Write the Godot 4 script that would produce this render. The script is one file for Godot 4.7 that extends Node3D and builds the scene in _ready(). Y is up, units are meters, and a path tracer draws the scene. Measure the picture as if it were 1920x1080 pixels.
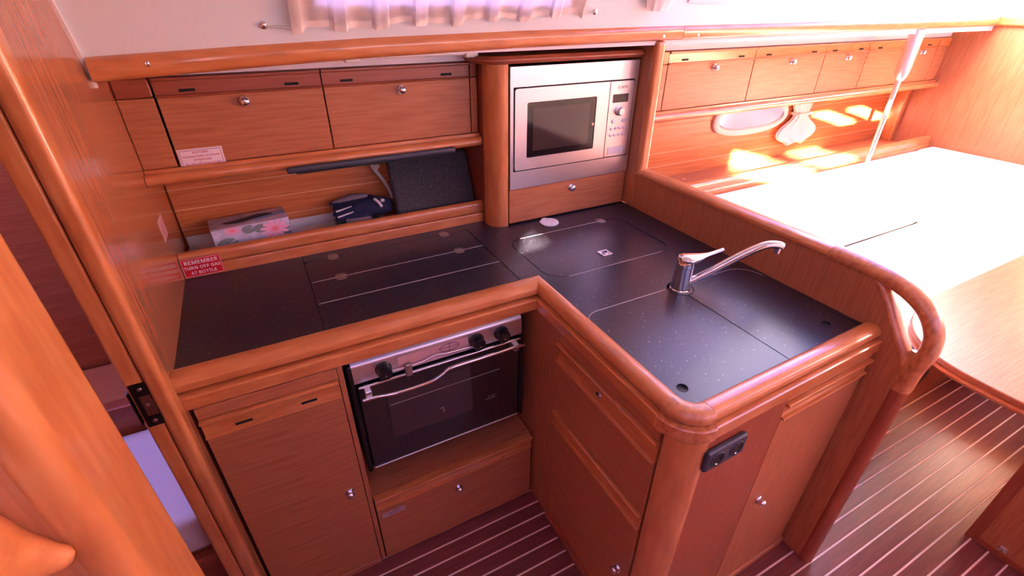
extends Node3D
# A sailing boat's galley: L-shaped worktop, gimballed oven, built-in microwave, saloon settee beyond. Metres; floor at y = 0, +x forward, +z towards the centreline.

const XL := -0.981   # galley face of the aft bulkhead
const XR := 0.656    # galley face of the partition behind the peninsula
const YC := 0.92     # worktop surface
const ZB := -0.50    # back edge of the worktop
const ZM := -0.40    # front of the microwave cabinet
const ZD := 0.086    # front of the doors under the back run
const XP := -0.045   # side face of the peninsula
const ZE := 0.688    # end face of the peninsula at its corner
const END_TURN := 0.0244  # the peninsula's end is not quite square
const SUN := Vector3(1.0, -0.27, -0.625)   # low sun from astern, over the starboard quarter

var M := {}
var taken := {}
var origin := {}

func _ready() -> void:
	set_view()
	make_materials()
	build_shell()
	build_partition()
	build_worktop()
	build_base_units()
	build_oven()
	build_microwave()
	build_lockers()
	build_saloon()
	build_shelf_things()
	build_fittings()
	build_foreground()

# ------------------------------------------------------------------ camera and light
func set_view() -> void:
	var cam := Camera3D.new()
	cam.name = "camera"
	cam.fov = 62.08
	cam.near = 0.02
	cam.far = 100.0
	add_child(cam)
	cam.position = Vector3(-0.6789, 1.6664, 1.1176)
	cam.rotation = Vector3(deg_to_rad(-31.0486), deg_to_rad(-27.6405), deg_to_rad(0.2811))
	cam.current = true
	var sky_look := ProceduralSkyMaterial.new()
	sky_look.sky_top_color = Color(0.60, 0.59, 0.97)
	sky_look.sky_horizon_color = Color(0.95, 0.91, 0.96)
	sky_look.ground_bottom_color = Color(0.62, 0.62, 0.66)
	sky_look.ground_horizon_color = Color(0.80, 0.80, 0.85)
	sky_look.sky_energy_multiplier = 1.0
	sky_look.ground_energy_multiplier = 1.0
	var sky := Sky.new()
	sky.sky_material = sky_look
	var e := Environment.new()
	e.background_mode = Environment.BG_SKY
	e.sky = sky
	e.background_energy_multiplier = 4.0
	e.tonemap_mode = Environment.TONE_MAPPER_LINEAR
	e.tonemap_exposure = 2.0
	e.sdfgi_enabled = true
	e.ssao_enabled = true
	e.ssil_enabled = true
	var we := WorldEnvironment.new()
	we.name = "world_environment"
	we.environment = e
	add_child(we)
	var sun := DirectionalLight3D.new()
	sun.name = "sun"
	sun.light_color = Color(1.0, 0.95, 0.90)
	sun.light_energy = 46.0
	sun.light_angular_distance = 0.53
	sun.shadow_enabled = true
	sun.sky_mode = DirectionalLight3D.SKY_MODE_LIGHT_ONLY
	add_child(sun)
	sun.basis = Basis.looking_at(SUN.normalized())

# ------------------------------------------------------------------ materials
func ramp_image(seed_: int, freq: float, octaves: int, cols: Array, contrast := 1.6, size := 512) -> ImageTexture:
	var n := FastNoiseLite.new()
	n.seed = seed_
	n.noise_type = FastNoiseLite.TYPE_SIMPLEX_SMOOTH
	n.frequency = freq
	n.fractal_octaves = octaves
	n.fractal_gain = 0.55
	var src := n.get_seamless_image(size, size)
	var im := Image.create(size, size, false, Image.FORMAT_RGB8)
	for y in size:
		for x in size:
			var t := clampf((src.get_pixel(x, y).r - 0.5) * contrast + 0.5, 0.0, 1.0) * (cols.size() - 1)
			var i := mini(int(t), cols.size() - 2)
			im.set_pixel(x, y, (cols[i] as Color).lerp(cols[i + 1], t - i))
	return ImageTexture.create_from_image(im)

func mat(called: String, col: Color, rough := 0.5, metal := 0.0) -> StandardMaterial3D:
	var m := StandardMaterial3D.new()
	m.resource_name = called
	m.albedo_color = col
	m.roughness = rough
	m.metallic = metal
	M[called] = m
	return m

func tex_mat(called: String, t: Texture2D, scale: Vector3, rough: float, tint := Color.WHITE) -> StandardMaterial3D:
	var m := mat(called, tint, rough)
	m.albedo_texture = t
	m.uv1_triplanar = true
	m.uv1_world_triplanar = true
	m.uv1_scale = scale
	return m

func make_materials() -> void:
	var veneer := ramp_image(3, 0.014, 4, [Color8(166, 95, 60), Color8(174, 103, 67), Color8(179, 108, 71), Color8(185, 115, 78)])
	var solid := ramp_image(11, 0.010, 3, [Color8(188, 106, 58), Color8(196, 115, 65), Color8(201, 121, 70), Color8(207, 129, 78)], 1.7)
	var burl := ramp_image(13, 0.016, 4, [Color8(166, 88, 44), Color8(194, 114, 64), Color8(212, 138, 86)], 2.0)
	var red := ramp_image(17, 0.012, 3, [Color8(146, 70, 46), Color8(153, 76, 51), Color8(160, 82, 56)])
	var sole := ramp_image(23, 0.014, 4, [Color8(108, 54, 49), Color8(117, 60, 55), Color8(126, 67, 61)])
	var along := {"x": Vector3(0.6, 11.0, 11.0), "y": Vector3(11.0, 0.6, 11.0), "z": Vector3(11.0, 11.0, 0.6)}
	var figure := {"x": Vector3(1.2, 7.0, 7.0), "y": Vector3(7.0, 1.2, 7.0), "z": Vector3(7.0, 7.0, 1.2)}
	for a in ["x", "y", "z"]:
		tex_mat("veneer_" + a, veneer, along[a], 0.42)
		var s := tex_mat("solid_" + a, solid, figure[a], 0.30)
		s.clearcoat_enabled = true
		s.clearcoat = 0.8
		s.clearcoat_roughness = 0.14
		tex_mat("red_" + a, red, along[a], 0.35)
	tex_mat("burl", burl, Vector3(6, 3, 6), 0.28).clearcoat_enabled = true
	var bulk := tex_mat("bulkhead", veneer, along["y"], 0.20)
	bulk.clearcoat_enabled = true
	bulk.clearcoat = 0.6
	bulk.clearcoat_roughness = 0.14
	tex_mat("hull_plank", solid, along["x"], 0.36)
	tex_mat("sole", sole, along["x"], 0.34)
	tex_mat("sole_b", sole, Vector3(0.7, 9.0, 9.0), 0.36)
	mat("inlay", Color8(232, 200, 186), 0.5)
	mat("seam", Color8(226, 170, 130), 0.5)
	# black laminate with pale flecks
	var fleck := Image.create(1024, 1024, false, Image.FORMAT_RGB8)
	fleck.fill(Color8(38, 34, 41))
	var rng := RandomNumberGenerator.new()
	rng.seed = 5
	for i in 26000:
		var v := rng.randi_range(28, 54)
		fleck.set_pixel(rng.randi_range(0, 1023), rng.randi_range(0, 1023), Color8(v, v - 3, v + 3))
	for i in 1300:
		var px := rng.randi_range(2, 1019)
		var py := rng.randi_range(2, 1019)
		var v2 := rng.randi_range(90, 220)
		var big := rng.randf() < 0.25
		fleck.fill_rect(Rect2i(px, py, 4 if big else rng.randi_range(1, 3), 3 if big else rng.randi_range(1, 2)), Color8(v2, v2 - 6, v2 - 2))
	tex_mat("laminate", ImageTexture.create_from_image(fleck), Vector3(1.5, 1.5, 1.5), 0.29).metallic_specular = 0.57
	mat("groove", Color8(22, 20, 24), 0.6)
	mat("edging", Color8(190, 176, 176), 0.4)
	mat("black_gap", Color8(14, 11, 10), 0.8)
	mat("chrome", Color8(225, 225, 232), 0.07, 1.0)
	mat("stainless", Color8(226, 220, 222), 0.36, 1.0)
	mat("brushed_brass", Color8(168, 150, 138), 0.45, 0.8)
	mat("white_gelcoat", Color8(236, 240, 244), 0.35)
	mat("soffit_white", Color8(228, 218, 226), 0.4)
	mat("white_plastic", Color8(238, 228, 226), 0.4)
	mat("black_plastic", Color8(20, 19, 20), 0.38)
	mat("slate_plastic", Color8(58, 58, 70), 0.45)
	mat("oven_enamel", Color8(13, 13, 14), 0.25)
	var og := mat("oven_glass", Color8(18, 15, 16), 0.06)
	og.clearcoat_enabled = true
	mat("oven_window", Color8(66, 54, 52), 0.12)
	mat("mw_glass", Color8(30, 25, 26), 0.07)
	mat("mw_pane", Color8(58, 46, 44), 0.06)
	mat("display", Color8(44, 30, 36), 0.15)
	mat("button", Color8(196, 200, 214), 0.35, 0.4)
	mat("leather", Color8(244, 238, 228), 0.5)
	var cl := mat("curtain_cloth", Color8(240, 224, 218), 0.85)
	cl.backlight_enabled = true
	cl.backlight = Color8(252, 244, 238)
	mat("curtain_hem", Color8(242, 226, 220), 0.85)
	mat("mattress", Color8(224, 218, 220), 0.85)
	mat("sign_red", Color8(200, 22, 40), 0.35)
	mat("sign_white", Color8(240, 226, 232), 0.4)
	mat("sign_print_red", Color8(196, 70, 92), 0.5)
	mat("sign_border", Color8(120, 40, 80), 0.5)
	mat("sticker_pink", Color8(214, 166, 160), 0.4)
	mat("sticker_lilac", Color8(186, 150, 160), 0.5)
	mat("print_dark", Color8(90, 70, 96), 0.5)
	mat("navy_cloth", Color8(28, 32, 66), 0.9)
	mat("grey_cloth", Color8(120, 112, 122), 0.9)
	mat("white_cloth", Color8(226, 220, 224), 0.9)
	tex_mat("felt", ramp_image(41, 0.06, 4, [Color8(48, 46, 50), Color8(62, 60, 64), Color8(78, 76, 80)]), Vector3(3, 3, 3), 0.95)
	tex_mat("ribbed_mat", ramp_image(43, 0.03, 2, [Color8(206, 204, 200), Color8(232, 230, 226)]), Vector3(40, 6, 6), 0.9)
	mat("rope", Color8(196, 188, 176), 0.9)
	var gl := mat("green_glass", Color(0.55, 0.75, 0.66, 0.35), 0.08)
	gl.transparency = BaseMaterial3D.TRANSPARENCY_ALPHA
	var pane := mat("window_pane", Color(0.95, 0.97, 1.0, 0.06), 0.03)
	pane.transparency = BaseMaterial3D.TRANSPARENCY_ALPHA
	mat("port_glass", Color8(176, 180, 212), 0.12)
	mat("strike_black", Color8(18, 13, 13), 0.4, 0.3)
	mat("bronze", Color8(120, 78, 66), 0.4, 0.7)

# ------------------------------------------------------------------ geometry: arrays of triangles, anticlockwise seen from outside
func outward(t: PackedVector3Array) -> PackedVector3Array:
	var c := Vector3.ZERO
	for p in t: c += p
	c /= maxf(1.0, t.size())
	var vol := 0.0
	for i in range(0, t.size(), 3):
		vol += (t[i] - c).dot((t[i + 1] - c).cross(t[i + 2] - c))
	if vol < 0.0:
		for i in range(0, t.size(), 3):
			var k := t[i + 1]
			t[i + 1] = t[i + 2]
			t[i + 2] = k
	return t

func quad(t: PackedVector3Array, a: Vector3, b: Vector3, c: Vector3, d: Vector3) -> void:
	t.append_array([a, b, c, a, c, d])

func cbox(a: Vector3, b: Vector3, ch := 0.0) -> PackedVector3Array:
	var lo := a.min(b)
	var hi := a.max(b)
	var t := PackedVector3Array()
	ch = minf(ch, 0.45 * minf(hi.x - lo.x, minf(hi.y - lo.y, hi.z - lo.z)))
	var P := {}
	for sx in 2:
		for sy in 2:
			for sz in 2:
				var p := Vector3(hi.x if sx else lo.x, hi.y if sy else lo.y, hi.z if sz else lo.z)
				var s := Vector3(-1 if sx else 1, -1 if sy else 1, -1 if sz else 1) * ch
				P[[sx, sy, sz, 0]] = p + Vector3(0, s.y, s.z)
				P[[sx, sy, sz, 1]] = p + Vector3(s.x, 0, s.z)
				P[[sx, sy, sz, 2]] = p + Vector3(s.x, s.y, 0)
	for s in 2:
		quad(t, P[[s, 0, 0, 0]], P[[s, 1, 0, 0]], P[[s, 1, 1, 0]], P[[s, 0, 1, 0]])
		quad(t, P[[0, s, 0, 1]], P[[0, s, 1, 1]], P[[1, s, 1, 1]], P[[1, s, 0, 1]])
		quad(t, P[[0, 0, s, 2]], P[[1, 0, s, 2]], P[[1, 1, s, 2]], P[[0, 1, s, 2]])
	if ch > 0.0:
		for i in 2:
			for j in 2:
				quad(t, P[[i, j, 0, 0]], P[[i, j, 1, 0]], P[[i, j, 1, 1]], P[[i, j, 0, 1]])
				quad(t, P[[0, i, j, 1]], P[[1, i, j, 1]], P[[1, i, j, 2]], P[[0, i, j, 2]])
				quad(t, P[[i, 0, j, 0]], P[[i, 1, j, 0]], P[[i, 1, j, 2]], P[[i, 0, j, 2]])
				for k in 2:
					t.append_array([P[[i, j, k, 0]], P[[i, j, k, 1]], P[[i, j, k, 2]]])
	var c := (lo + hi) * 0.5
	for i in range(0, t.size(), 3):
		var n := (t[i + 1] - t[i]).cross(t[i + 2] - t[i])
		if n.dot((t[i] + t[i + 1] + t[i + 2]) / 3.0 - c) < 0.0:
			var k := t[i + 1]
			t[i + 1] = t[i + 2]
			t[i + 2] = k
	return t

func cap(ring: PackedVector3Array) -> PackedVector3Array:
	var n := Vector3.ZERO
	for i in ring.size():
		n += ring[i].cross(ring[(i + 1) % ring.size()])
	n = n.normalized()
	var u := (Vector3.UP if absf(n.y) < 0.8 else Vector3.RIGHT).cross(n).normalized()
	var w := n.cross(u)
	var flat := PackedVector2Array()
	for p in ring: flat.append(Vector2(p.dot(u), p.dot(w)))
	var t := PackedVector3Array()
	for i in Geometry2D.triangulate_polygon(flat): t.append(ring[i])
	return t

func loft(rings: Array, caps := true, closed_path := false) -> PackedVector3Array:
	var t := PackedVector3Array()
	var m: int = rings.size()
	for r in (m if closed_path else m - 1):
		var a: PackedVector3Array = rings[r]
		var b: PackedVector3Array = rings[(r + 1) % m]
		for i in a.size():
			var j := (i + 1) % a.size()
			quad(t, a[i], a[j], b[j], b[i])
	if caps and not closed_path:
		var first := cap(rings[0])
		# turn the caps to agree with the sides
		var last := cap(rings[m - 1])
		var axis: Vector3 = mid(rings[m - 1]) - mid(rings[0])
		t = outward(t)
		for i in range(0, first.size(), 3):
			if (first[i + 1] - first[i]).cross(first[i + 2] - first[i]).dot(axis) > 0.0: t.append_array([first[i], first[i + 2], first[i + 1]])
			else: t.append_array([first[i], first[i + 1], first[i + 2]])
		for i in range(0, last.size(), 3):
			if (last[i + 1] - last[i]).cross(last[i + 2] - last[i]).dot(axis) < 0.0: t.append_array([last[i], last[i + 2], last[i + 1]])
			else: t.append_array([last[i], last[i + 1], last[i + 2]])
		return t
	return outward(t)

func mid(ring: PackedVector3Array) -> Vector3:
	var c := Vector3.ZERO
	for p in ring: c += p
	return c / ring.size()

# profile of (u, v); each frame is [point, direction of u, direction of v]
func sweep(profile: PackedVector2Array, frames: Array) -> PackedVector3Array:
	var rings := []
	for f in frames:
		var ring := PackedVector3Array()
		for p in profile: ring.append(f[0] + f[1] * p.x + f[2] * p.y)
		rings.append(ring)
	return loft(rings)

func prism(poly: PackedVector2Array, y0: float, y1: float, ch := 0.0) -> PackedVector3Array:
	if Geometry2D.is_polygon_clockwise(poly):
		poly.reverse()
	var inner := PackedVector2Array()
	var n := poly.size()
	for i in n:
		var a := (poly[i] - poly[(i + n - 1) % n]).normalized()
		var b := (poly[(i + 1) % n] - poly[i]).normalized()
		var na := Vector2(-a.y, a.x)
		var nb := Vector2(-b.y, b.x)
		var k := (na + nb) / maxf(0.3, 1.0 + na.dot(nb))
		inner.append(poly[i] + k * ch)
	var rings := []
	var levels := [[poly, y0], [poly, y1]] if ch <= 0.0 else [[inner, y0], [poly, y0 + ch], [poly, y1 - ch], [inner, y1]]
	for l in levels:
		var ring := PackedVector3Array()
		for p in l[0]: ring.append(Vector3(p.x, l[1], p.y))
		rings.append(ring)
	return loft(rings)

# an outline in the x, y plane, given thickness along z
func plate(poly: PackedVector2Array, z0: float, z1: float, ch := 0.0) -> PackedVector3Array:
	var t := prism(poly, z0, z1, ch)
	for i in t.size(): t[i] = Vector3(t[i].x, t[i].z, t[i].y)
	for i in range(0, t.size(), 3):
		var k := t[i + 1]
		t[i + 1] = t[i + 2]
		t[i + 2] = k
	return t

func lathe(profile: PackedVector2Array, segs := 24) -> PackedVector3Array:
	var rings := []
	for p in profile:
		var ring := PackedVector3Array()
		for i in segs:
			var a := TAU * i / segs
			ring.append(Vector3(cos(a) * maxf(p.x, 0.00002), p.y, sin(a) * maxf(p.x, 0.00002)))
		rings.append(ring)
	return loft(rings)

func tube(path: Array, radius, segs := 12, squash := 1.0) -> PackedVector3Array:
	var rings := []
	var side := Vector3.ZERO
	for i in path.size():
		var d: Vector3 = ((path[mini(i + 1, path.size() - 1)] as Vector3) - path[maxi(i - 1, 0)]).normalized()
		if side == Vector3.ZERO:
			side = d.cross(Vector3.UP if absf(d.y) < 0.9 else Vector3.RIGHT).normalized()
		side = (side - d * side.dot(d)).normalized()
		var up := d.cross(side)
		var r: float = radius[i] if radius is Array else radius
		var ring := PackedVector3Array()
		for k in segs:
			var a := TAU * k / segs
			ring.append((path[i] as Vector3) + side * cos(a) * r * squash + up * sin(a) * r)
		rings.append(ring)
	return loft(rings)

func smooth_path(pts: Array, steps := 6) -> Array:
	var out := []
	for i in pts.size() - 1:
		var p0: Vector3 = pts[maxi(i - 1, 0)]
		var p1: Vector3 = pts[i]
		var p2: Vector3 = pts[i + 1]
		var p3: Vector3 = pts[mini(i + 2, pts.size() - 1)]
		for s in steps:
			out.append(p1.cubic_interpolate(p2, p0, p3, float(s) / steps))
	out.append(pts[-1])
	return out

func rbox(a: Vector3, b: Vector3, r: float, k := 4) -> PackedVector3Array:
	var c := (a + b) * 0.5
	var h := (b - a).abs() * 0.5
	r = minf(r, minf(h.x, minf(h.y, h.z)))
	var t := PackedVector3Array()
	for ax in 3:
		var ui := (ax + 1) % 3
		var vi := (ax + 2) % 3
		var us := []
		var vs := []
		for i in k + 1:
			us.append(-h[ui] + r * i / k)
			vs.append(-h[vi] + r * i / k)
		for i in k + 1:
			us.append(h[ui] - r + r * i / k)
			vs.append(h[vi] - r + r * i / k)
		for s in [-1.0, 1.0]:
			for i in us.size() - 1:
				for j in vs.size() - 1:
					var q := []
					for o in [[0, 0], [1, 0], [1, 1], [0, 1]]:
						var p := Vector3.ZERO
						p[ax] = h[ax] * s
						p[ui] = us[i + o[0]]
						p[vi] = vs[j + o[1]]
						var inn := p.clamp(-(h - Vector3.ONE * r), h - Vector3.ONE * r)
						var d := p - inn
						q.append(c + inn + (d.normalized() * r if d.length() > 1e-7 else d))
					if s > 0.0: quad(t, q[0], q[1], q[2], q[3])
					else: quad(t, q[0], q[3], q[2], q[1])
	return t

# slab in the plane of U, V (unit vectors) with rectangular openings [u0, v0, u1, v1], thick along N
func holed(u0: float, v0: float, u1: float, v1: float, holes: Array, P: Vector3, U: Vector3, V: Vector3, N: Vector3, thick: float) -> PackedVector3Array:
	var us := [u0, u1]
	var vs := [v0, v1]
	for h in holes:
		us.append_array([h[0], h[2]])
		vs.append_array([h[1], h[3]])
	us.sort()
	vs.sort()
	var t := PackedVector3Array()
	for i in us.size() - 1:
		for j in vs.size() - 1:
			if us[i + 1] - us[i] < 1e-5 or vs[j + 1] - vs[j] < 1e-5: continue
			var cu: float = (us[i] + us[i + 1]) * 0.5
			var cv: float = (vs[j] + vs[j + 1]) * 0.5
			if cu < u0 or cu > u1 or cv < v0 or cv > v1: continue
			var open := false
			for h in holes:
				if cu > h[0] and cu < h[2] and cv > h[1] and cv < h[3]: open = true
			if open: continue
			var b := cbox(Vector3(us[i], vs[j], 0), Vector3(us[i + 1], vs[j + 1], thick))
			for k in b.size(): b[k] = P + U * b[k].x + V * b[k].y + N * b[k].z
			t.append_array(outward(b))
	return t

func moved(t: PackedVector3Array, x: Transform3D) -> PackedVector3Array:
	var o := PackedVector3Array()
	for p in t: o.append(x * p)
	return o

func round_rect(x0: float, y0: float, x1: float, y1: float, r, segs := 6) -> PackedVector2Array:
	var rr: Array = r if r is Array else [r, r, r, r]
	var o := PackedVector2Array()
	var cs := [[x1, y1, 0.0, rr[0]], [x0, y1, PI * 0.5, rr[1]], [x0, y0, PI, rr[2]], [x1, y0, PI * 1.5, rr[3]]]
	for c in cs:
		var cx: float = c[0] - signf(c[0] - (x0 + x1) * 0.5) * c[3]
		var cy: float = c[1] - signf(c[1] - (y0 + y1) * 0.5) * c[3]
		if c[3] <= 0.0:
			o.append(Vector2(cx, cy))
			continue
		for i in segs + 1:
			var a: float = c[2] + PI * 0.5 * i / segs
			o.append(Vector2(cx + cos(a) * c[3], cy + sin(a) * c[3]))
	return o

func disc(x: float, y: float, r: float, segs := 20) -> PackedVector2Array:
	var o := PackedVector2Array()
	for i in segs: o.append(Vector2(x + cos(TAU * i / segs) * r, y + sin(TAU * i / segs) * r))
	return o

# smooth blend of tapered capsules [p, q, rp, rq], meshed as surface nets
func blob(bones: Array, cell: float, blend := 0.01) -> PackedVector3Array:
	var lo := Vector3.INF
	var hi := -Vector3.INF
	for b in bones:
		var r: float = maxf(b[2], b[3]) + cell * 2.0
		lo = lo.min((b[0] as Vector3).min(b[1]) - Vector3.ONE * r)
		hi = hi.max((b[0] as Vector3).max(b[1]) + Vector3.ONE * r)
	var n := Vector3i(((hi - lo) / cell).ceil()) + Vector3i.ONE
	var f := PackedFloat32Array()
	f.resize(n.x * n.y * n.z)
	for z in n.z:
		for y in n.y:
			for x in n.x:
				var p := lo + Vector3(x, y, z) * cell
				var s := 0.0
				for b in bones:
					var ab: Vector3 = b[1] - b[0]
					var h := clampf((p - b[0]).dot(ab) / maxf(ab.length_squared(), 1e-9), 0.0, 1.0)
					s += exp(-(p.distance_to(b[0] + ab * h) - lerpf(b[2], b[3], h)) / blend * 3.0)
				f[x + n.x * (y + n.y * z)] = -log(maxf(s, 1e-30)) * blend / 3.0
	var at := {}
	var t := PackedVector3Array()
	for z in n.z - 1:
		for y in n.y - 1:
			for x in n.x - 1:
				var sum := Vector3.ZERO
				var cnt := 0
				for e in [[0, 0, 0, 1, 0, 0], [0, 1, 0, 1, 1, 0], [0, 0, 1, 1, 0, 1], [0, 1, 1, 1, 1, 1], [0, 0, 0, 0, 1, 0], [1, 0, 0, 1, 1, 0], [0, 0, 1, 0, 1, 1], [1, 0, 1, 1, 1, 1], [0, 0, 0, 0, 0, 1], [1, 0, 0, 1, 0, 1], [0, 1, 0, 0, 1, 1], [1, 1, 0, 1, 1, 1]]:
					var fa := f[x + e[0] + n.x * (y + e[1] + n.y * (z + e[2]))]
					var fb := f[x + e[3] + n.x * (y + e[4] + n.y * (z + e[5]))]
					if (fa < 0.0) != (fb < 0.0):
						sum += Vector3(x + e[0], y + e[1], z + e[2]).lerp(Vector3(x + e[3], y + e[4], z + e[5]), fa / (fa - fb))
						cnt += 1
				if cnt: at[Vector3i(x, y, z)] = lo + sum / cnt * cell
	for k in at:
		for ax in 3:
			var b := Vector3i.ZERO
			var c := Vector3i.ZERO
			b[(ax + 1) % 3] = 1
			c[(ax + 2) % 3] = 1
			var d := Vector3i.ZERO
			d[ax] = 1
			var q: Vector3i = k
			if q[(ax + 1) % 3] < 1 or q[(ax + 2) % 3] < 1: continue
			var f0 := f[q.x + n.x * (q.y + n.y * q.z)]
			var e2 := q + d
			var f1 := f[e2.x + n.x * (e2.y + n.y * e2.z)]
			if (f0 < 0.0) == (f1 < 0.0): continue
			if not (at.has(q - b) and at.has(q - c) and at.has(q - b - c)): continue
			if f0 < 0.0: quad(t, at[q], at[q - b], at[q - b - c], at[q - c])
			else: quad(t, at[q], at[q - c], at[q - b - c], at[q - b])
	return outward(t)

# ------------------------------------------------------------------ meshes and nodes
func mesh_of(t: PackedVector3Array, smooth := 35.0) -> ArrayMesh:
	var n := t.size()
	var fn := PackedVector3Array()
	var at := {}
	for i in range(0, n, 3):
		var nn := (t[i + 1] - t[i]).cross(t[i + 2] - t[i])
		fn.append(nn)
		for k in 3:
			var key := Vector3i((t[i + k] * 20000.0).round())
			if not at.has(key): at[key] = PackedInt32Array()
			var l: PackedInt32Array = at[key]
			l.append(i / 3)
			at[key] = l
	var lim := cos(deg_to_rad(smooth))
	var vs := PackedVector3Array()
	var ns := PackedVector3Array()
	for i in range(0, n, 3):
		var own := fn[i / 3].normalized()
		if own == Vector3.ZERO: continue
		for k in [0, 2, 1]:
			var s := Vector3.ZERO
			for j in at[Vector3i((t[i + k] * 20000.0).round())]:
				if fn[j].normalized().dot(own) >= lim: s += fn[j]
			vs.append(t[i + k])
			ns.append(s.normalized() if s.length() > 0.0 else own)
	var arr := []
	arr.resize(Mesh.ARRAY_MAX)
	arr[Mesh.ARRAY_VERTEX] = vs
	arr[Mesh.ARRAY_NORMAL] = ns
	var m := ArrayMesh.new()
	m.add_surface_from_arrays(Mesh.PRIMITIVE_TRIANGLES, arr)
	return m

func numbered(called: String) -> String:
	taken[called] = taken.get(called, -1) + 1
	return called if taken[called] == 0 else "%s_%03d" % [called, taken[called]]

func info(o: Node3D, label := "", category := "", group := "", kind := "") -> void:
	if label: o.set_meta("label", label)
	if category: o.set_meta("category", category)
	if group: o.set_meta("group", group)
	if kind: o.set_meta("kind", kind)

func thing(called: String, label: String, category: String, at: Vector3, group := "") -> Node3D:
	var o := Node3D.new()
	o.name = numbered(called)
	add_child(o)
	o.position = at
	origin[o] = at
	info(o, label, category, group)
	return o

func part(parent: Node3D, called: String, t: PackedVector3Array, m, smooth := 35.0, label := "") -> MeshInstance3D:
	var o := MeshInstance3D.new()
	o.name = called
	var off: Vector3 = origin.get(parent, Vector3.ZERO)
	o.mesh = mesh_of(moved(t, Transform3D(Basis.IDENTITY, -off)), smooth)
	o.material_override = M[m] if m is String else m
	parent.add_child(o, true)
	origin[o] = off
	info(o, label)
	return o

func put(parent: Node3D, called: String, mesh: Mesh, m, x: Transform3D) -> MeshInstance3D:
	var o := MeshInstance3D.new()
	o.name = called
	o.mesh = mesh
	o.material_override = M[m] if m is String else m
	parent.add_child(o, true)
	var off: Vector3 = origin.get(parent, Vector3.ZERO)
	o.transform = Transform3D(x.basis, x.origin - off)
	return o

func single(called: String, label: String, category: String, t: PackedVector3Array, m, smooth := 35.0, group := "", kind := "") -> MeshInstance3D:
	var lo := Vector3.INF
	var hi := -Vector3.INF
	for p in t:
		lo = lo.min(p)
		hi = hi.max(p)
	var at := Vector3((lo.x + hi.x) * 0.5, lo.y, (lo.z + hi.z) * 0.5)
	var o := MeshInstance3D.new()
	o.name = numbered(called)
	o.mesh = mesh_of(moved(t, Transform3D(Basis.IDENTITY, -at)), smooth)
	o.material_override = M[m] if m is String else m
	add_child(o)
	o.position = at
	origin[o] = at
	info(o, label, category, group, kind)
	return o

func struct(called: String, t: PackedVector3Array, m, smooth := 35.0) -> MeshInstance3D:
	return single(called, "", "", t, m, smooth, "", "structure")

func lettering(parent: Node3D, called: String, words: String, width: float, x: Transform3D, m, serif := false, bold := false, depth := 0.0006) -> void:
	var f := SystemFont.new()
	f.font_names = PackedStringArray(["Droid Serif" if serif else "Droid Sans"])
	if bold: f.font_weight = 700
	var tm := TextMesh.new()
	tm.text = words
	tm.font = f
	tm.font_size = 32
	tm.pixel_size = 0.01
	tm.depth = 0.02
	tm.curve_step = 2.0
	var box := tm.get_aabb()
	var k := width / maxf(box.size.x, 0.001)
	var o := put(parent, called, tm, m, Transform3D(x.basis * Basis.from_scale(Vector3(k, k, depth / 0.02)), x.origin))
	o.name = called

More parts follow.
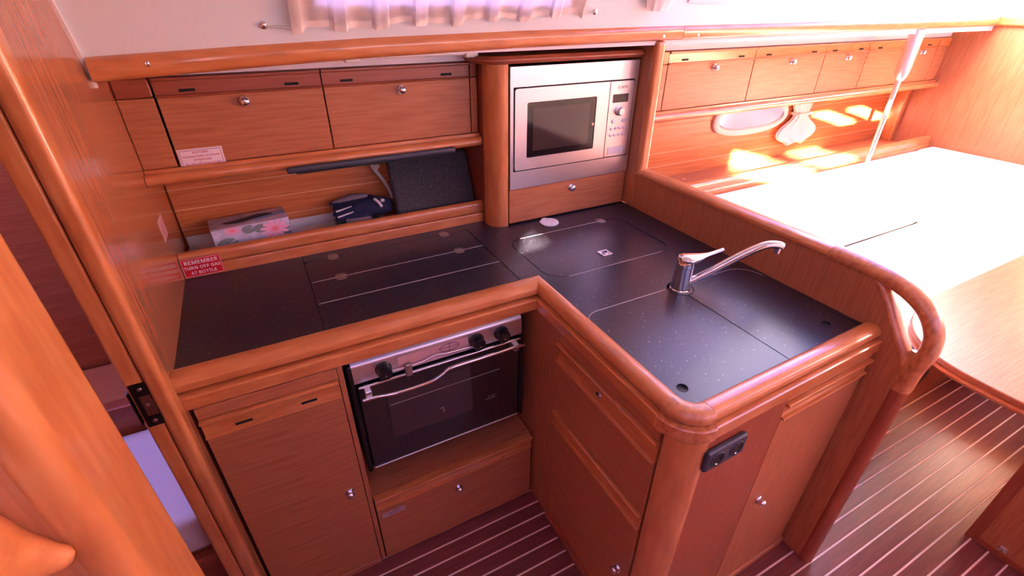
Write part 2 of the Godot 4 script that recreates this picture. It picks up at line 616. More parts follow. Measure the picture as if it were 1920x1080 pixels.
# ------------------------------------------------------------------ the boat's shell
func build_shell() -> void:
	# cabin sole: planks with pale inlay strips between them, on a bearer
	var floor_node := struct("floor", cbox(Vector3(-2.05, -0.06, -0.75), Vector3(3.2, -0.012, 2.35)), "veneer_x")
	var pitch := 0.0533
	var plank := mesh_of(cbox(Vector3(-2.6, -0.012, -pitch * 0.5 + 0.003), Vector3(2.6, 0.0, pitch * 0.5 - 0.003), 0.0006))
	var inlay := mesh_of(cbox(Vector3(-2.6, -0.012, -0.0028), Vector3(2.6, -0.0004, 0.0028)))
	for k in range(-3, 42):
		var z := 0.133 + pitch * k
		put(floor_node, "inlay_strip", inlay, "inlay", Transform3D(Basis.IDENTITY, Vector3(0.57, 0, z)))
		put(floor_node, "plank", plank, "sole" if k % 3 else "sole_b", Transform3D(Basis.IDENTITY, Vector3(0.57, 0, z + pitch * 0.5)))
	# hull side: horizontal battens with pale seams
	var hull := struct("wall_port", cbox(Vector3(-2.05, 0.0, -0.76), Vector3(3.2, 1.56, -0.712)), "veneer_x")
	var step := 0.0685
	for k in 20:
		var y := 0.04 + step * k
		for span in [[-0.978, 0.03], [0.70, 3.095]]:
			if y > 1.3: continue
			part(hull, "plank", cbox(Vector3(span[0], y + 0.002, -0.712), Vector3(span[1], y + step - 0.002, -0.700), 0.0015), "hull_plank")
			part(hull, "seam", cbox(Vector3(span[0], y - 0.002, -0.712), Vector3(span[1], y + 0.002, -0.7012)), "seam")
	# bulkheads
	struct("wall_aft", cbox(Vector3(-1.022, 0.0, -0.712), Vector3(XL, 1.97, 0.092), 0.002), "bulkhead")
	var fwd := struct("wall_forward", cbox(Vector3(3.10, 0.0, -0.712), Vector3(3.16, 1.97, 2.35), 0.002), "veneer_y")
	part(fwd, "corner_post", cbox(Vector3(3.06, 0.84, -0.70), Vector3(3.10, 1.24, -0.60), 0.004), "solid_y")
	struct("wall_starboard", holed(-2.05, 0.0, 3.2, 1.97, [[-1.55, 1.58, -0.80, 1.90], [-0.10, 1.50, 2.90, 1.88]], Vector3(0, 0, 2.30), Vector3.RIGHT, Vector3.UP, Vector3(0, 0, 1), 0.06), "veneer_x")  # openings added out of view: sun onto the settee, daylight onto the galley
	# unseen stern wall; added openings, one three-cornered, shape sun patches on worktop and shelf
	var pts := [Vector2(0.9815, 1.506), Vector2(1.096, 1.471), Vector2(1.189, 1.510)]
	var stern := holed(-0.76, 0.0, 2.36, 1.97, [[0.9815, 1.471, 1.189, 1.510], [1.60, 1.85, 2.12, 1.95]], Vector3(-2.04, 0, 0), Vector3(0, 0, 1), Vector3.UP, Vector3.RIGHT, 0.04)
	for tri in [[pts[0], Vector2(0.9815, 1.471), pts[1]], [pts[1], Vector2(1.189, 1.471), pts[2]], [pts[0], pts[2], Vector2(0.9815, 1.510)]]:
		var ra := PackedVector3Array()
		var rb := PackedVector3Array()
		for p in tri:
			ra.append(Vector3(-2.04, p.y, p.x))
			rb.append(Vector3(-2.0, p.y, p.x))
		stern.append_array(outward(loft([ra, rb])))
	struct("wall_stern", stern, "veneer_y")
	# deckhead; unseen openings, companionway included, placed and shaped for sun patches and skylight
	struct("ceiling", holed(-2.05, -0.2, 3.2, 2.36, [[0.85, -0.10, 2.90, 0.56], [-1.05, 1.29, -0.74, 1.59], [-0.71, 1.29, -0.40, 1.59], [-0.28, 1.08, 0.12, 1.13], [-2.0, 1.80, -1.57, 2.15]], Vector3(0, 1.95, 0), Vector3.RIGHT, Vector3(0, 0, 1), Vector3.UP, 0.04), "white_gelcoat")
	# cabin side above the lockers: moulded white liner leaning inboard, with two long windows
	var foot := Vector3(0, 1.535, -0.341)
	var lean := Vector3(0, 0.415, 0.183)
	var up := lean.normalized()
	var out := Vector3(0, up.z, -up.y)
	struct("wall_cabin_side", holed(-1.0, 0.0, 3.12, lean.length() + 0.02, [[-0.48, 0.135, 0.24, 0.40], [0.75, 0.16, 2.55, 0.40]], foot, Vector3.RIGHT, up, out, 0.03), "white_gelcoat")
	for w in [["window_1", -0.48, 0.24, 0.135, 0.40], ["window_2", 0.75, 2.55, 0.16, 0.40]]:
		var fr := PackedVector3Array()
		fr.append_array(holed(w[1] - 0.03, w[3] - 0.02, w[2] + 0.03, w[4] + 0.02, [[w[1], w[3], w[2], w[4]]], foot - out * 0.006, Vector3.RIGHT, up, out, 0.006))
		var win := struct(w[0], fr, "white_plastic")
		var pn := cbox(Vector3(w[1], w[3], 0.012), Vector3(w[2], w[4], 0.016))
		for k in pn.size(): pn[k] = foot + Vector3.RIGHT * pn[k].x + up * pn[k].y + out * pn[k].z
		part(win, "pane", outward(pn), "window_pane")
	# edge of the liner against the bulkhead
	var edge := cbox(Vector3(XL, -0.045, -0.008), Vector3(XL + 0.007, 0.46, 0.0))
	for k in edge.size(): edge[k] = foot + Vector3.RIGHT * edge[k].x + up * edge[k].y + out * edge[k].z
	struct("trim_1", outward(edge), "white_plastic")
	# soffit over the lockers
	struct("trim_2", cbox(Vector3(-0.98, 1.531, -0.712), Vector3(3.10, 1.545, -0.335)), "soffit_white")
	for x in [[-0.98, 0.035], [0.694, 3.10]]:
		struct("trim_7" if x[0] < 0.0 else "trim_8", cbox(Vector3(x[0], 1.4915, -0.70), Vector3(x[1], 1.531, -0.515)), "soffit_white")
	# handrail beam under the windows, in two lengths
	var prof := PackedVector2Array()
	for p in [[-0.012, -0.026], [0.010, -0.026], [0.018, -0.023], [0.022, -0.016], [0.024, 0.0], [0.022, 0.012], [0.016, 0.021], [0.006, 0.025], [-0.012, 0.026]]: prof.append(Vector2(p[0], p[1]))
	var spine := [Vector3(-0.972, 1.531, -0.338), Vector3(-0.66, 1.545, -0.336), Vector3(-0.35, 1.557, -0.335), Vector3(0.1, 1.566, -0.334), Vector3(0.755, 1.572, -0.334), Vector3(1.8, 1.577, -0.334), Vector3(3.099, 1.580, -0.334)]
	for run in [["trim_3", 0, 4], ["trim_4", 4, 6]]:
		var fr := []
		for i in range(run[1], run[2] + 1):
			var p: Vector3 = spine[i]
			if i == 4: p.x += -0.0012 if run[1] == 0 else 0.0012
			fr.append([p, Vector3(0, 0, 1), Vector3(0, 1, 0)])
		var beam := struct(run[0], sweep(prof, fr), "solid_x", 50.0)
		for sx in ([-0.86, 0.665] if run[1] == 0 else [0.83]):
			put(beam, "screw_head", knob_mesh(0.006, 0.003), "chrome", Transform3D(Basis(Vector3.RIGHT, PI * 0.5), Vector3(sx, 1.5385 if sx < 0 else 1.560, -0.313)))
	# the beam's return along the forward bulkhead, white lining above it
	struct("trim_9", cbox(Vector3(3.070, 1.556, -0.322), Vector3(3.0995, 1.606, 2.29), 0.008), "solid_z")
	struct("trim_10", cbox(Vector3(3.090, 1.608, -0.30), Vector3(3.0995, 1.949, 2.29)), "white_gelcoat")
	# door post at the end of the aft bulkhead
	var post := struct("trim_5", rbox(Vector3(-1.0, 0.0, 0.086), Vector3(-0.966, 1.95, 0.134), 0.012, 3), "solid_y", 50.0)
	part(post, "jamb", rbox(Vector3(-1.032, 0.0, 0.080), Vector3(-1.001, 1.95, 0.130), 0.006, 2), "solid_y", 50.0)
	struct("wall_cabin", holed(-2.0, 0.0, -1.212, 1.95, [[-1.62, 1.27, -1.2119, 1.44]], Vector3(0, 0, 0.675), Vector3.RIGHT, Vector3.UP, Vector3(0, 0, 1), 0.03), "veneer_y")  # unseen wall added to keep the cabin dim, slotted for the sun sliver
	# the cabin beyond the door: bunk board, mattress, ledge
	var bunk := thing("bunk", "dark wooden bunk base in the cabin beyond the door post", "bunk", Vector3(-1.5, 0, -0.15))
	part(bunk, "front_board", cbox(Vector3(-1.98, 0.0, 0.05), Vector3(-1.036, 0.318, 0.07), 0.003), "red_x")
	part(bunk, "top_moulding", rbox(Vector3(-1.98, 0.318, 0.045), Vector3(-1.036, 0.361, 0.085), 0.012, 2), "red_x", 50.0)
	part(bunk, "base_board", cbox(Vector3(-1.98, 0.33, -0.69), Vector3(-1.036, 0.36, 0.05)), "veneer_x")
	var ledge := thing("wall_ledge", "dark wooden ledge behind the mattress in the aft cabin", "ledge", Vector3(-1.5, 0.36, -0.5))
	part(ledge, "panel", cbox(Vector3(-1.98, 0.36, -0.40), Vector3(-1.036, 0.56, -0.38), 0.002), "veneer_x")
	part(ledge, "moulding", rbox(Vector3(-1.98, 0.555, -0.42), Vector3(-1.036, 0.60, -0.366), 0.01, 2), "red_x", 50.0)
	part(ledge, "shelf_board", cbox(Vector3(-1.98, 0.54, -0.70), Vector3(-1.036, 0.556, -0.40)), "veneer_x")
	single("mattress", "white fabric mattress seen through the gap beside the door post", "mattress", rbox(Vector3(-1.96, 0.362, -0.375), Vector3(-1.04, 0.50, 0.062), 0.03), "mattress", 60.0)

func knob_mesh(r: float, h: float) -> ArrayMesh:
	var pr := PackedVector2Array([Vector2(0, 0), Vector2(r, 0), Vector2(r, h * 0.35), Vector2(r * 0.92, h * 0.6), Vector2(r * 0.62, h * 0.72), Vector2(r * 0.6, h * 0.85), Vector2(r * 0.4, h * 0.98), Vector2(0, h)])
	return mesh_of(lathe(pr, 16), 40.0)

func button_mesh() -> ArrayMesh:
	# rosette and round push knob
	var pr := PackedVector2Array()
	for p in [[0, 0], [0.0150, 0], [0.0150, 0.002], [0.0136, 0.0038], [0.0104, 0.004], [0.0100, 0.008], [0.0122, 0.012], [0.0124, 0.016], [0.0100, 0.020], [0.005, 0.0222], [0, 0.0226]]: pr.append(Vector2(p[0], p[1]))
	return mesh_of(lathe(pr, 20), 45.0)

# ------------------------------------------------------------------ cupboard fronts
# T takes a front's own axes (x along, y up, z out) into the boat
func front(parent: Node3D, called: String, T: Transform3D, w: float, h: float, band: float, grain: String, lip: String, knob := Vector2(-1, -1), slots := []) -> MeshInstance3D:
	var d := part(parent, called, moved(cbox(Vector3(0, 0, -0.018), Vector3(w, h - band, 0), 0.0015), T), grain)
	if band > 0.0:
		var b := h - band
		var pr := PackedVector2Array()
		for p in [[-0.018, b], [0.0, b + 0.0005], [0.0065, b + 0.001], [0.008, b + 0.003], [0.007, b + 0.0055], [-0.001, b + 0.0068], [-0.002, h - 0.0105], [0.007, h - 0.0095], [0.0098, h - 0.006], [0.0094, h - 0.002], [0.007, h], [-0.018, h]]: pr.append(Vector2(p[0], p[1]))
		var fr := []
		for x in [0.0, w]: fr.append([T * Vector3(x, 0, 0), T.basis.z, T.basis.y])
		part(d, "grip_moulding", sweep(pr, fr), lip, 40.0)
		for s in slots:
			part(d, "painted_slot", moved(cbox(Vector3(s - 0.019, b + 0.012, -0.010), Vector3(s + 0.019, b + 0.0195, -0.0006)), T), "black_gap")  # black block painted in for the shade of a cut slot
	if knob.x >= 0.0:
		put(d, "knob", button_mesh(), "chrome", T * Transform3D(Basis(Vector3.RIGHT, PI * 0.5), Vector3(knob.x, knob.y, 0.0)))
	return d

func facing_z(p: Vector3) -> Transform3D:
	return Transform3D(Basis.IDENTITY, p)

func facing_minus_x(p: Vector3) -> Transform3D:
	return Transform3D(Basis(Vector3(0, 0, 1), Vector3(0, 1, 0), Vector3(-1, 0, 0)), p)

func end_frame(x: float, y: float, out := 0.0) -> Transform3D:
	var b := Basis(Vector3.UP, END_TURN)
	return Transform3D(b, Vector3(0, 0, ZE) + b * Vector3(x, y, out))

# ------------------------------------------------------------------ low partition between galley and saloon
func build_partition() -> void:
	var t := thing("partition", "low wooden partition with looped grab handle between worktop and white settee", "partition", Vector3(0.678, 0, 0.2))
	var shape := PackedVector2Array()   # z, y
	for p in [[-0.36, 0.0], [0.748, 0.0], [0.748, 0.845], [0.600, 1.062], [-0.36, 1.062]]: shape.append(Vector2(p[0], p[1]))
	var pl := plate(shape, -0.70, -XR, 0.002)
	for i in pl.size(): pl[i] = Vector3(-pl[i].z, pl[i].y, pl[i].x)
	part(t, "panel", outward(pl), "veneer_y")
	var rail := PackedVector2Array()
	for i in 13:
		var a := -PI * 0.1 + PI * 1.2 * i / 12.0
		rail.append(Vector2(cos(a) * 0.029, sin(a) * 0.020))
	part(t, "top_rail", sweep(rail, [[Vector3(0.678, 1.066, -0.345), Vector3.RIGHT, Vector3.UP], [Vector3(0.678, 1.066, 0.470), Vector3.RIGHT, Vector3.UP]]), "solid_z", 50.0)
	# grab handle: the rail runs on into a loop and comes back down to the post
	var outer := smooth_path([Vector3(0.678, 1.064, 0.471), Vector3(0.678, 1.062, 0.56), Vector3(0.678, 1.053, 0.645), Vector3(0.678, 1.022, 0.716), Vector3(0.678, 0.970, 0.757), Vector3(0.678, 0.915, 0.766), Vector3(0.678, 0.86, 0.758), Vector3(0.678, 0.79, 0.752)], 6)
	var rr := []
	for i in outer.size():
		var s := float(i) / (outer.size() - 1)
		rr.append(0.0205 + 0.004 * (1.0 - smoothstep(0.05, 0.35, s)) + 0.003 * smoothstep(0.85, 1.0, s))
	var h := part(t, "grab_handle", tube(outer, rr, 14, 1.2), "burl", 60.0)
	part(h, "inner_strut", tube(smooth_path([Vector3(0.678, 1.056, 0.592), Vector3(0.678, 1.010, 0.636), Vector3(0.678, 0.94, 0.684), Vector3(0.678, 0.875, 0.730), Vector3(0.678, 0.81, 0.748)], 5), 0.0135, 12, 1.75), "burl", 60.0)
	part(h, "lower_web", tube([Vector3(0.678, 0.905, 0.742), Vector3(0.678, 0.86, 0.742), Vector3(0.678, 0.792, 0.748)], [0.008, 0.025, 0.023], 12, 1.1), "burl", 60.0)
	part(t, "joint_line", lathe_at(PackedVector2Array([Vector2(0, -0.001), Vector2(0.0245, -0.001), Vector2(0.0245, 0.001), Vector2(0, 0.001)]), Vector3(0.678, 0.789, 0.749)), "inlay")
	part(t, "post", tube([Vector3(0.678, 0.0, 0.749), Vector3(0.678, 0.788, 0.749)], 0.024, 16), "red_y", 60.0)
	# full-height end panel beside the microwave
	var tall := thing("end_panel", "tall narrow wooden end panel to the right of the microwave", "panel", Vector3(0.675, YC, -0.5))
	part(tall, "panel", cbox(Vector3(0.652, 0.925, -0.70), Vector3(0.692, 1.527, -0.345), 0.001), "veneer_y")
	part(tall, "nosing", rbox(Vector3(0.650, 1.062, -0.352), Vector3(0.694, 1.545, -0.318), 0.014, 3), "solid_y", 50.0)

func lathe_at(pr: PackedVector2Array, at: Vector3, segs := 20) -> PackedVector3Array:
	return moved(lathe(pr, segs), Transform3D(Basis.IDENTITY, at))

# ------------------------------------------------------------------ worktop
func build_worktop() -> void:
	var t := thing("worktop", "black speckled L-shaped worktop edged with varnished wooden fiddle rails", "worktop", Vector3(-0.1, 0.89, -0.1))
	var ell := PackedVector2Array()
	for p in [[-0.980, -0.70], [0.655, -0.70], [0.655, 0.612], [0.05, 0.628], [0.004, 0.60], [0.004, 0.0], [-0.980, 0.0]]: ell.append(Vector2(p[0], p[1]))
	part(t, "core", prism(ell, 0.893, 0.9165), "groove")
	var g := 0.0014
	var y0 := 0.9165
	# plain top to the left, three hob flaps, strip behind the flaps
	part(t, "top_panel", prism(round_rect(-0.980, ZB, -0.641 - g, 0.0, 0.0), y0, YC, 0.0008), "laminate")
	part(t, "top_panel", prism(round_rect(-0.641 + g, ZB, -0.058, -0.437 - g, 0.0), y0, YC, 0.0008), "laminate")
	var flaps := [[-0.437, -0.288, [0.0, 0.0, 0.02, 0.012]], [-0.288, -0.1525, [0.0, 0.0, 0.0, 0.0]], [-0.1525, 0.0, [0.0, 0.0, 0.0, 0.0]]]
	for f in flaps:
		var fl := part(t, "hob_flap", prism(round_rect(-0.641 + g, f[0] + g, -0.058 - g, f[1] - g, f[2], 4), y0, YC, 0.0008), "laminate")
		if f[1] < -0.01:
			part(fl, "edge_strip", cbox(Vector3(-0.636, y0, f[1] - g), Vector3(-0.060, YC + 0.0003, f[1] - g + 0.0018)), "edging")
	# cool-box lid in a rounded opening
	var lid := round_rect(0.030, -0.275, 0.527, 0.036, [0.055, 0.07, 0.055, 0.05], 7)
	var lid_gap := grown(lid, 0.0028)
	# sink lids
	var tap := disc(0.348, 0.254, 0.040, 28)
	var left_lid := round_rect(0.002, 0.240, 0.342 - g, 0.64, [0.0, 0.0, 0.05, 0.02], 7)
	var right_lid := round_rect(0.342 + g, 0.235, 0.640, 0.64, [0.0, 0.0, 0.02, 0.075], 7)
	var sinks := round_rect(0.0, 0.2375, 0.643, 0.66, [0.0, 0.0, 0.05, 0.075], 7)
	var whole := PackedVector2Array()
	for p in [[-0.058 + g, -0.70], [0.655, -0.70], [0.655, 0.619], [0.034, 0.635], [0.012, 0.625], [0.002, 0.603], [0.002, 0.0], [-0.058 + g, 0.0]]: whole.append(Vector2(p[0], p[1]))
	var surround := PackedVector3Array()
	for half in [round_rect(-0.2, -0.8, 0.28, 0.8, 0.0), round_rect(0.28, -0.8, 0.8, 0.8, 0.0)]:
		for a in Geometry2D.intersect_polygons(whole, half):
			for b in Geometry2D.clip_polygons(a, lid_gap):
				for c in Geometry2D.clip_polygons(b, sinks):
					surround.append_array(prism(c, y0, YC))
	part(t, "top_panel", surround, "laminate", 20.0)
	var fl2 := part(t, "cool_box_lid", prism(lid, y0, YC, 0.0008), "laminate")
	part(fl2, "edge_strip", cbox(Vector3(0.09, y0, 0.0365), Vector3(0.478, YC + 0.0003, 0.0385)), "edging")
	part(fl2, "edge_strip", cbox(Vector3(0.085, y0, -0.2785), Vector3(0.46, YC + 0.0003, -0.2762)), "edging")
	var trimmed := PackedVector2Array()
	for p in [[0.0, 0.0], [0.66, 0.0], [0.66, 0.619], [0.034, 0.635], [0.012, 0.625], [0.002, 0.603], [0.0, 0.60]]: trimmed.append(Vector2(p[0], p[1]))
	var n := 0
	for l in [left_lid, right_lid]:
		var lt := PackedVector3Array()
		var hole := disc(0.037, 0.580, 0.0135, 16) if n == 0 else disc(0.566, 0.572, 0.0125, 16)
		for a in Geometry2D.intersect_polygons(l, trimmed):
			for b in Geometry2D.clip_polygons(a, tap):
				# the finger hole is cut by parting the lid along a line through its middle
				var cx := 0.037 if n == 0 else 0.566
				for half in [round_rect(-0.1, 0.0, cx, 0.8, 0.0), round_rect(cx, 0.0, 0.8, 0.8, 0.0)]:
					for c in Geometry2D.intersect_polygons(b, half):
						for d in Geometry2D.clip_polygons(c, hole): lt.append_array(prism(d, y0, YC))
		var sl := part(t, "sink_lid", lt, "laminate", 20.0)
		part(sl, "finger_hole_rim", moved(ring_tri(0.0135 if n == 0 else 0.0125, 0.0018, 0.0012), Transform3D(Basis.IDENTITY, Vector3(0.037 if n == 0 else 0.566, YC, 0.580 if n == 0 else 0.572))), "black_plastic", 50.0)
		var arc := []
		var src: PackedVector2Array = sinks
		for p in src:
			if p.y > 0.36: continue
			if n == 0 and p.x < 0.306 or n == 1 and p.x > 0.39: arc.append(Vector3(p.x, YC - 0.0006, p.y))
		if n == 0: arc.append(Vector3(0.306, YC - 0.0006, 0.2375))
		else: arc.push_front(Vector3(0.39, YC - 0.0006, 0.2375))
		arc.sort_custom(func(p, q): return p.x < q.x if absf(p.x - q.x) > 1e-4 else p.z > q.z)
		if arc.size() > 2: part(sl, "edge_strip", tube(arc, 0.0012, 6), "edging", 60.0)
		n += 1
	# fittings let into the top
	var leaf := mesh_of(prism(round_rect(-0.0165, -0.020, 0.0165, 0.020, 0.012, 5), 0.0, 0.0016, 0.0005), 30.0)
	var pin := mesh_of(cbox(Vector3(-0.014, 0.0, -0.0012), Vector3(0.014, 0.0026, 0.0012), 0.0005))
	for p in [[-0.548, -0.4375], [-0.549, -0.2875], [-0.150, -0.4375], [-0.151, -0.2875], [0.445, -0.277]]:
		var hg := put(t, "hinge", leaf, "brushed_brass", Transform3D(Basis.IDENTITY, Vector3(p[0], YC, p[1])))
		origin[hg] = Vector3(p[0], YC, p[1])
		put(hg, "pin", pin, "brushed_brass", Transform3D(Basis.IDENTITY, Vector3(p[0], YC, p[1])))
	var latch := part(t, "lid_latch", moved(prism(round_rect(-0.021, -0.019, 0.021, 0.019, 0.004, 3), 0.0, 0.003, 0.0008), Transform3D(Basis(Vector3.UP, 0.03), Vector3(0.288, YC, -0.041))), "chrome")
	part(latch, "ring_pull", moved(ring_tri(0.010, 0.0022, 0.004), Transform3D(Basis.IDENTITY, Vector3(0.288, YC + 0.003, -0.041))), "stainless", 50.0)
	part(latch, "pull_tab", cbox(Vector3(0.283, YC + 0.003, -0.043), Vector3(0.296, YC + 0.006, -0.036), 0.001), "black_plastic")
	# fiddle rails round the front edge, corner block, back fiddle
	var pr := PackedVector2Array()
	for p in [[0.0, -0.028], [0.0, 0.006], [0.003, 0.011], [0.009, 0.0145], [0.022, 0.016], [0.036, 0.0155], [0.047, 0.012], [0.055, 0.005], [0.0575, -0.004], [0.0565, -0.011], [0.0525, -0.0150], [0.045, -0.0165], [0.045, -0.0200], [0.066, -0.0205], [0.0695, -0.0235], [0.0705, -0.053], [0.068, -0.056], [0.03, -0.056], [0.03, -0.028]]: pr.append(Vector2(p[0], p[1]))
	var U := Vector3.UP
	part(t, "fiddle_rail", sweep(pr, [[Vector3(XL + 0.001, YC, 0.0), Vector3(0, 0, 1.20), U], [Vector3(0, YC, 0), Vector3(-0.78, 0, 1.20), U]]), "solid_x", 32.0)
	part(t, "fiddle_rail", sweep(pr, [[Vector3(0, YC, 0.0002), Vector3(-0.78, 0, 1.20), U], [Vector3(0, YC, 0.602), Vector3(-0.78, 0, 0), U]]), "solid_z", 32.0)
	var fr := []
	for i in 11:
		var a := PI - PI * 0.5 * i / 10.0
		var dir := Vector3(cos(a), 0, sin(a))
		fr.append([Vector3(0.032, YC + 0.0004, 0.6025) + dir * 0.032 + Vector3(0, 0, 0.002 * sin(a)), dir * 0.83, U])
	part(t, "corner_block", sweep(pr, fr), "burl", 32.0)
	var b := Basis(Vector3.UP, END_TURN)
	part(t, "fiddle_rail", sweep(pr, [[Vector3(0.033, YC, 0.6362), b * Vector3(0, 0, 0.78), U], [Vector3(XR - 0.002, YC, 0.6205), b * Vector3(0, 0, 0.78), U]]), "solid_x", 32.0)
	var bp := PackedVector2Array()
	for p in [[-0.022, 0.0], [0.012, 0.0], [0.0125, 0.030], [0.0105, 0.034], [-0.004, 0.0345], [-0.004, 0.0385], [0.006, 0.0395], [0.008, 0.046], [0.008, 0.060], [0.006, 0.070], [0.001, 0.076], [-0.008, 0.079], [-0.018, 0.077], [-0.022, 0.070]]: bp.append(Vector2(p[0], p[1]))
	var gs := thing("galley_shelf", "wooden shelf with raised fiddle edge behind the black worktop", "shelf", Vector3(-0.47, YC, -0.6))
	part(gs, "back_fiddle", sweep(bp, [[Vector3(XL + 0.001, YC, ZB), Vector3(0, 0, 1), U], [Vector3(0.035, YC, ZB), Vector3(0, 0, 1), U]]), "solid_x", 32.0)
	part(gs, "board", cbox(Vector3(XL + 0.001, YC + 0.0005, -0.699), Vector3(0.04, 0.938, -0.523), 0.001), "veneer_x")

func ring_tri(r: float, w: float, h: float, segs := 20) -> PackedVector3Array:
	var rings := []
	for i in segs:
		var a := TAU * i / segs
		var d := Vector3(cos(a), 0, sin(a))
		rings.append(PackedVector3Array([d * (r - w), d * (r - w) + Vector3(0, h, 0), d * r + Vector3(0, h, 0), d * (r + w * 0.3)]))
	return loft(rings, false, true)

func grown(poly: PackedVector2Array, d: float) -> PackedVector2Array:
	return Geometry2D.offset_polygon(poly, d, Geometry2D.JOIN_MITER)[0]

# ------------------------------------------------------------------ cupboards under the worktop
func build_base_units() -> void:
	# cupboard left of the oven
	var c := thing("base_cupboard", "tall reddish wooden cupboard with one door left of the oven", "cupboard", Vector3(-0.8, 0, -0.2))
	part(c, "side_panel", cbox(Vector3(-0.640, 0.0, -0.68), Vector3(-0.626, 0.8632, ZD - 0.004), 0.001), "veneer_y")
	part(c, "back_board", cbox(Vector3(-0.978, 0.0, 0.02), Vector3(-0.640, 0.8632, 0.035)), "veneer_y")
	part(c, "top_rail", cbox(Vector3(-0.955, 0.830, ZD - 0.02), Vector3(-0.641, 0.8632, ZD), 0.001), "veneer_x")
	part(c, "hinge_strip", cbox(Vector3(-0.979, 0.0, 0.036), Vector3(-0.966, 0.8632, ZD - 0.01), 0.001), "veneer_y")
	part(c, "plinth", cbox(Vector3(-0.955, 0.0, ZD - 0.02), Vector3(-0.641, 0.024, ZD + 0.004), 0.002), "veneer_x")
	front(c, "door", facing_z(Vector3(-0.955, 0.027, ZD)), 0.313, 0.800, 0.056, "veneer_x", "solid_x", Vector2(0.271, 0.374), [0.085, 0.235])
	# drawer under the oven
	var d := thing("drawer_unit", "low wide wooden drawer unit at floor level under the oven", "drawer unit", Vector3(-0.34, 0, -0.2))
	part(d, "top_board", cbox(Vector3(-0.625, 0.300, -0.60), Vector3(-0.050, 0.316, ZD - 0.018), 0.001), "veneer_x")
	part(d, "carcass", cbox(Vector3(-0.622, 0.006, -0.60), Vector3(-0.060, 0.298, ZD - 0.03)), "veneer_x")
	var dr := front(d, "drawer", facing_z(Vector3(-0.622, 0.004, ZD)), 0.565, 0.316, 0.050, "veneer_x", "solid_x", Vector2(0.277, 0.210))
	var st := part(dr, "label_strip", cbox(Vector3(-0.608, 0.219, ZD), Vector3(-0.534, 0.240, ZD + 0.0006)), "sticker_lilac")
	for l in [[0.2345, -0.598, -0.545, 5], [0.2275, -0.585, -0.556, 3]]:
		for k in l[3]:
			var x0: float = lerpf(l[1], l[2], float(k) / l[3])
			part(st, "print_mark", cbox(Vector3(x0, l[0] - 0.002, ZD + 0.0006), Vector3(x0 + 0.007, l[0] + 0.001, ZD + 0.0009)), "print_dark")
	# sink unit: drawer and door on the oven side, socket panel and door at the end
	var s := thing("sink_unit", "wooden sink unit of the peninsula with drawer, doors and rounded corner post", "cupboard", Vector3(0.3, 0, 0.3))
	part(s, "side_panel", cbox(Vector3(XP, 0.0, -0.60), Vector3(XP + 0.018, 0.8632, 0.198), 0.001), "veneer_y")
	part(s, "carcass", cbox(Vector3(XP + 0.022, 0.03, 0.20), Vector3(0.640, 0.86, 0.60)), "veneer_y")
	part(s, "top_rail", cbox(Vector3(XP, 0.822, 0.200), Vector3(XP + 0.018, 0.8632, 0.615), 0.001), "veneer_z")
	front(s, "drawer", facing_minus_x(Vector3(XP, 0.556, 0.200)), 0.417, 0.262, 0.070, "veneer_z", "solid_z")
	var dk := front(s, "door", facing_minus_x(Vector3(XP, 0.030, 0.200)), 0.417, 0.520, 0.058, "veneer_z", "solid_z", Vector2(0.376, 0.222))
	origin[dk] = origin[s]
	put(s, "drawer_lock", knob_mesh(0.0105, 0.006), "chrome", Transform3D(Basis(Vector3(0, 0, 1), PI * 0.5), Vector3(XP + 0.002, 0.779, 0.399)))
	part(s, "plinth_moulding", rbox(Vector3(XP - 0.012, 0.0, 0.198), Vector3(XP + 0.016, 0.026, 0.62), 0.006, 2), "red_z", 50.0)
	var col := PackedVector2Array([Vector2(0.03, 0.62), Vector2(XP + 0.004, 0.622)])
	for i in 9:
		var a := PI - PI * 0.5 * i / 8.0
		col.append(Vector2(0.021 + cos(a) * 0.066, 0.626 + sin(a) * 0.064))
	col.append(Vector2(0.03, ZE - 0.002))
	part(s, "corner_post", prism(col, 0.0, 0.8632), "solid_y", 30.0)
	part(s, "end_panel", moved(cbox(Vector3(0.024, 0.0, -0.018), Vector3(0.288, 0.8632, 0.0), 0.001), end_frame(0, 0)), "red_y")
	part(s, "end_rail", moved(cbox(Vector3(0.292, 0.848, -0.018), Vector3(0.650, 0.8632, -0.001), 0.001), end_frame(0, 0)), "veneer_x")
	front(s, "door", end_frame(0.292, 0.036), 0.355, 0.808, 0.052, "veneer_y", "solid_x", Vector2(0.062, 0.402))
	part(s, "plinth_moulding", moved(rbox(Vector3(0.290, 0.0, -0.014), Vector3(0.650, 0.032, 0.008), 0.006, 2), end_frame(0, 0)), "veneer_x", 50.0)

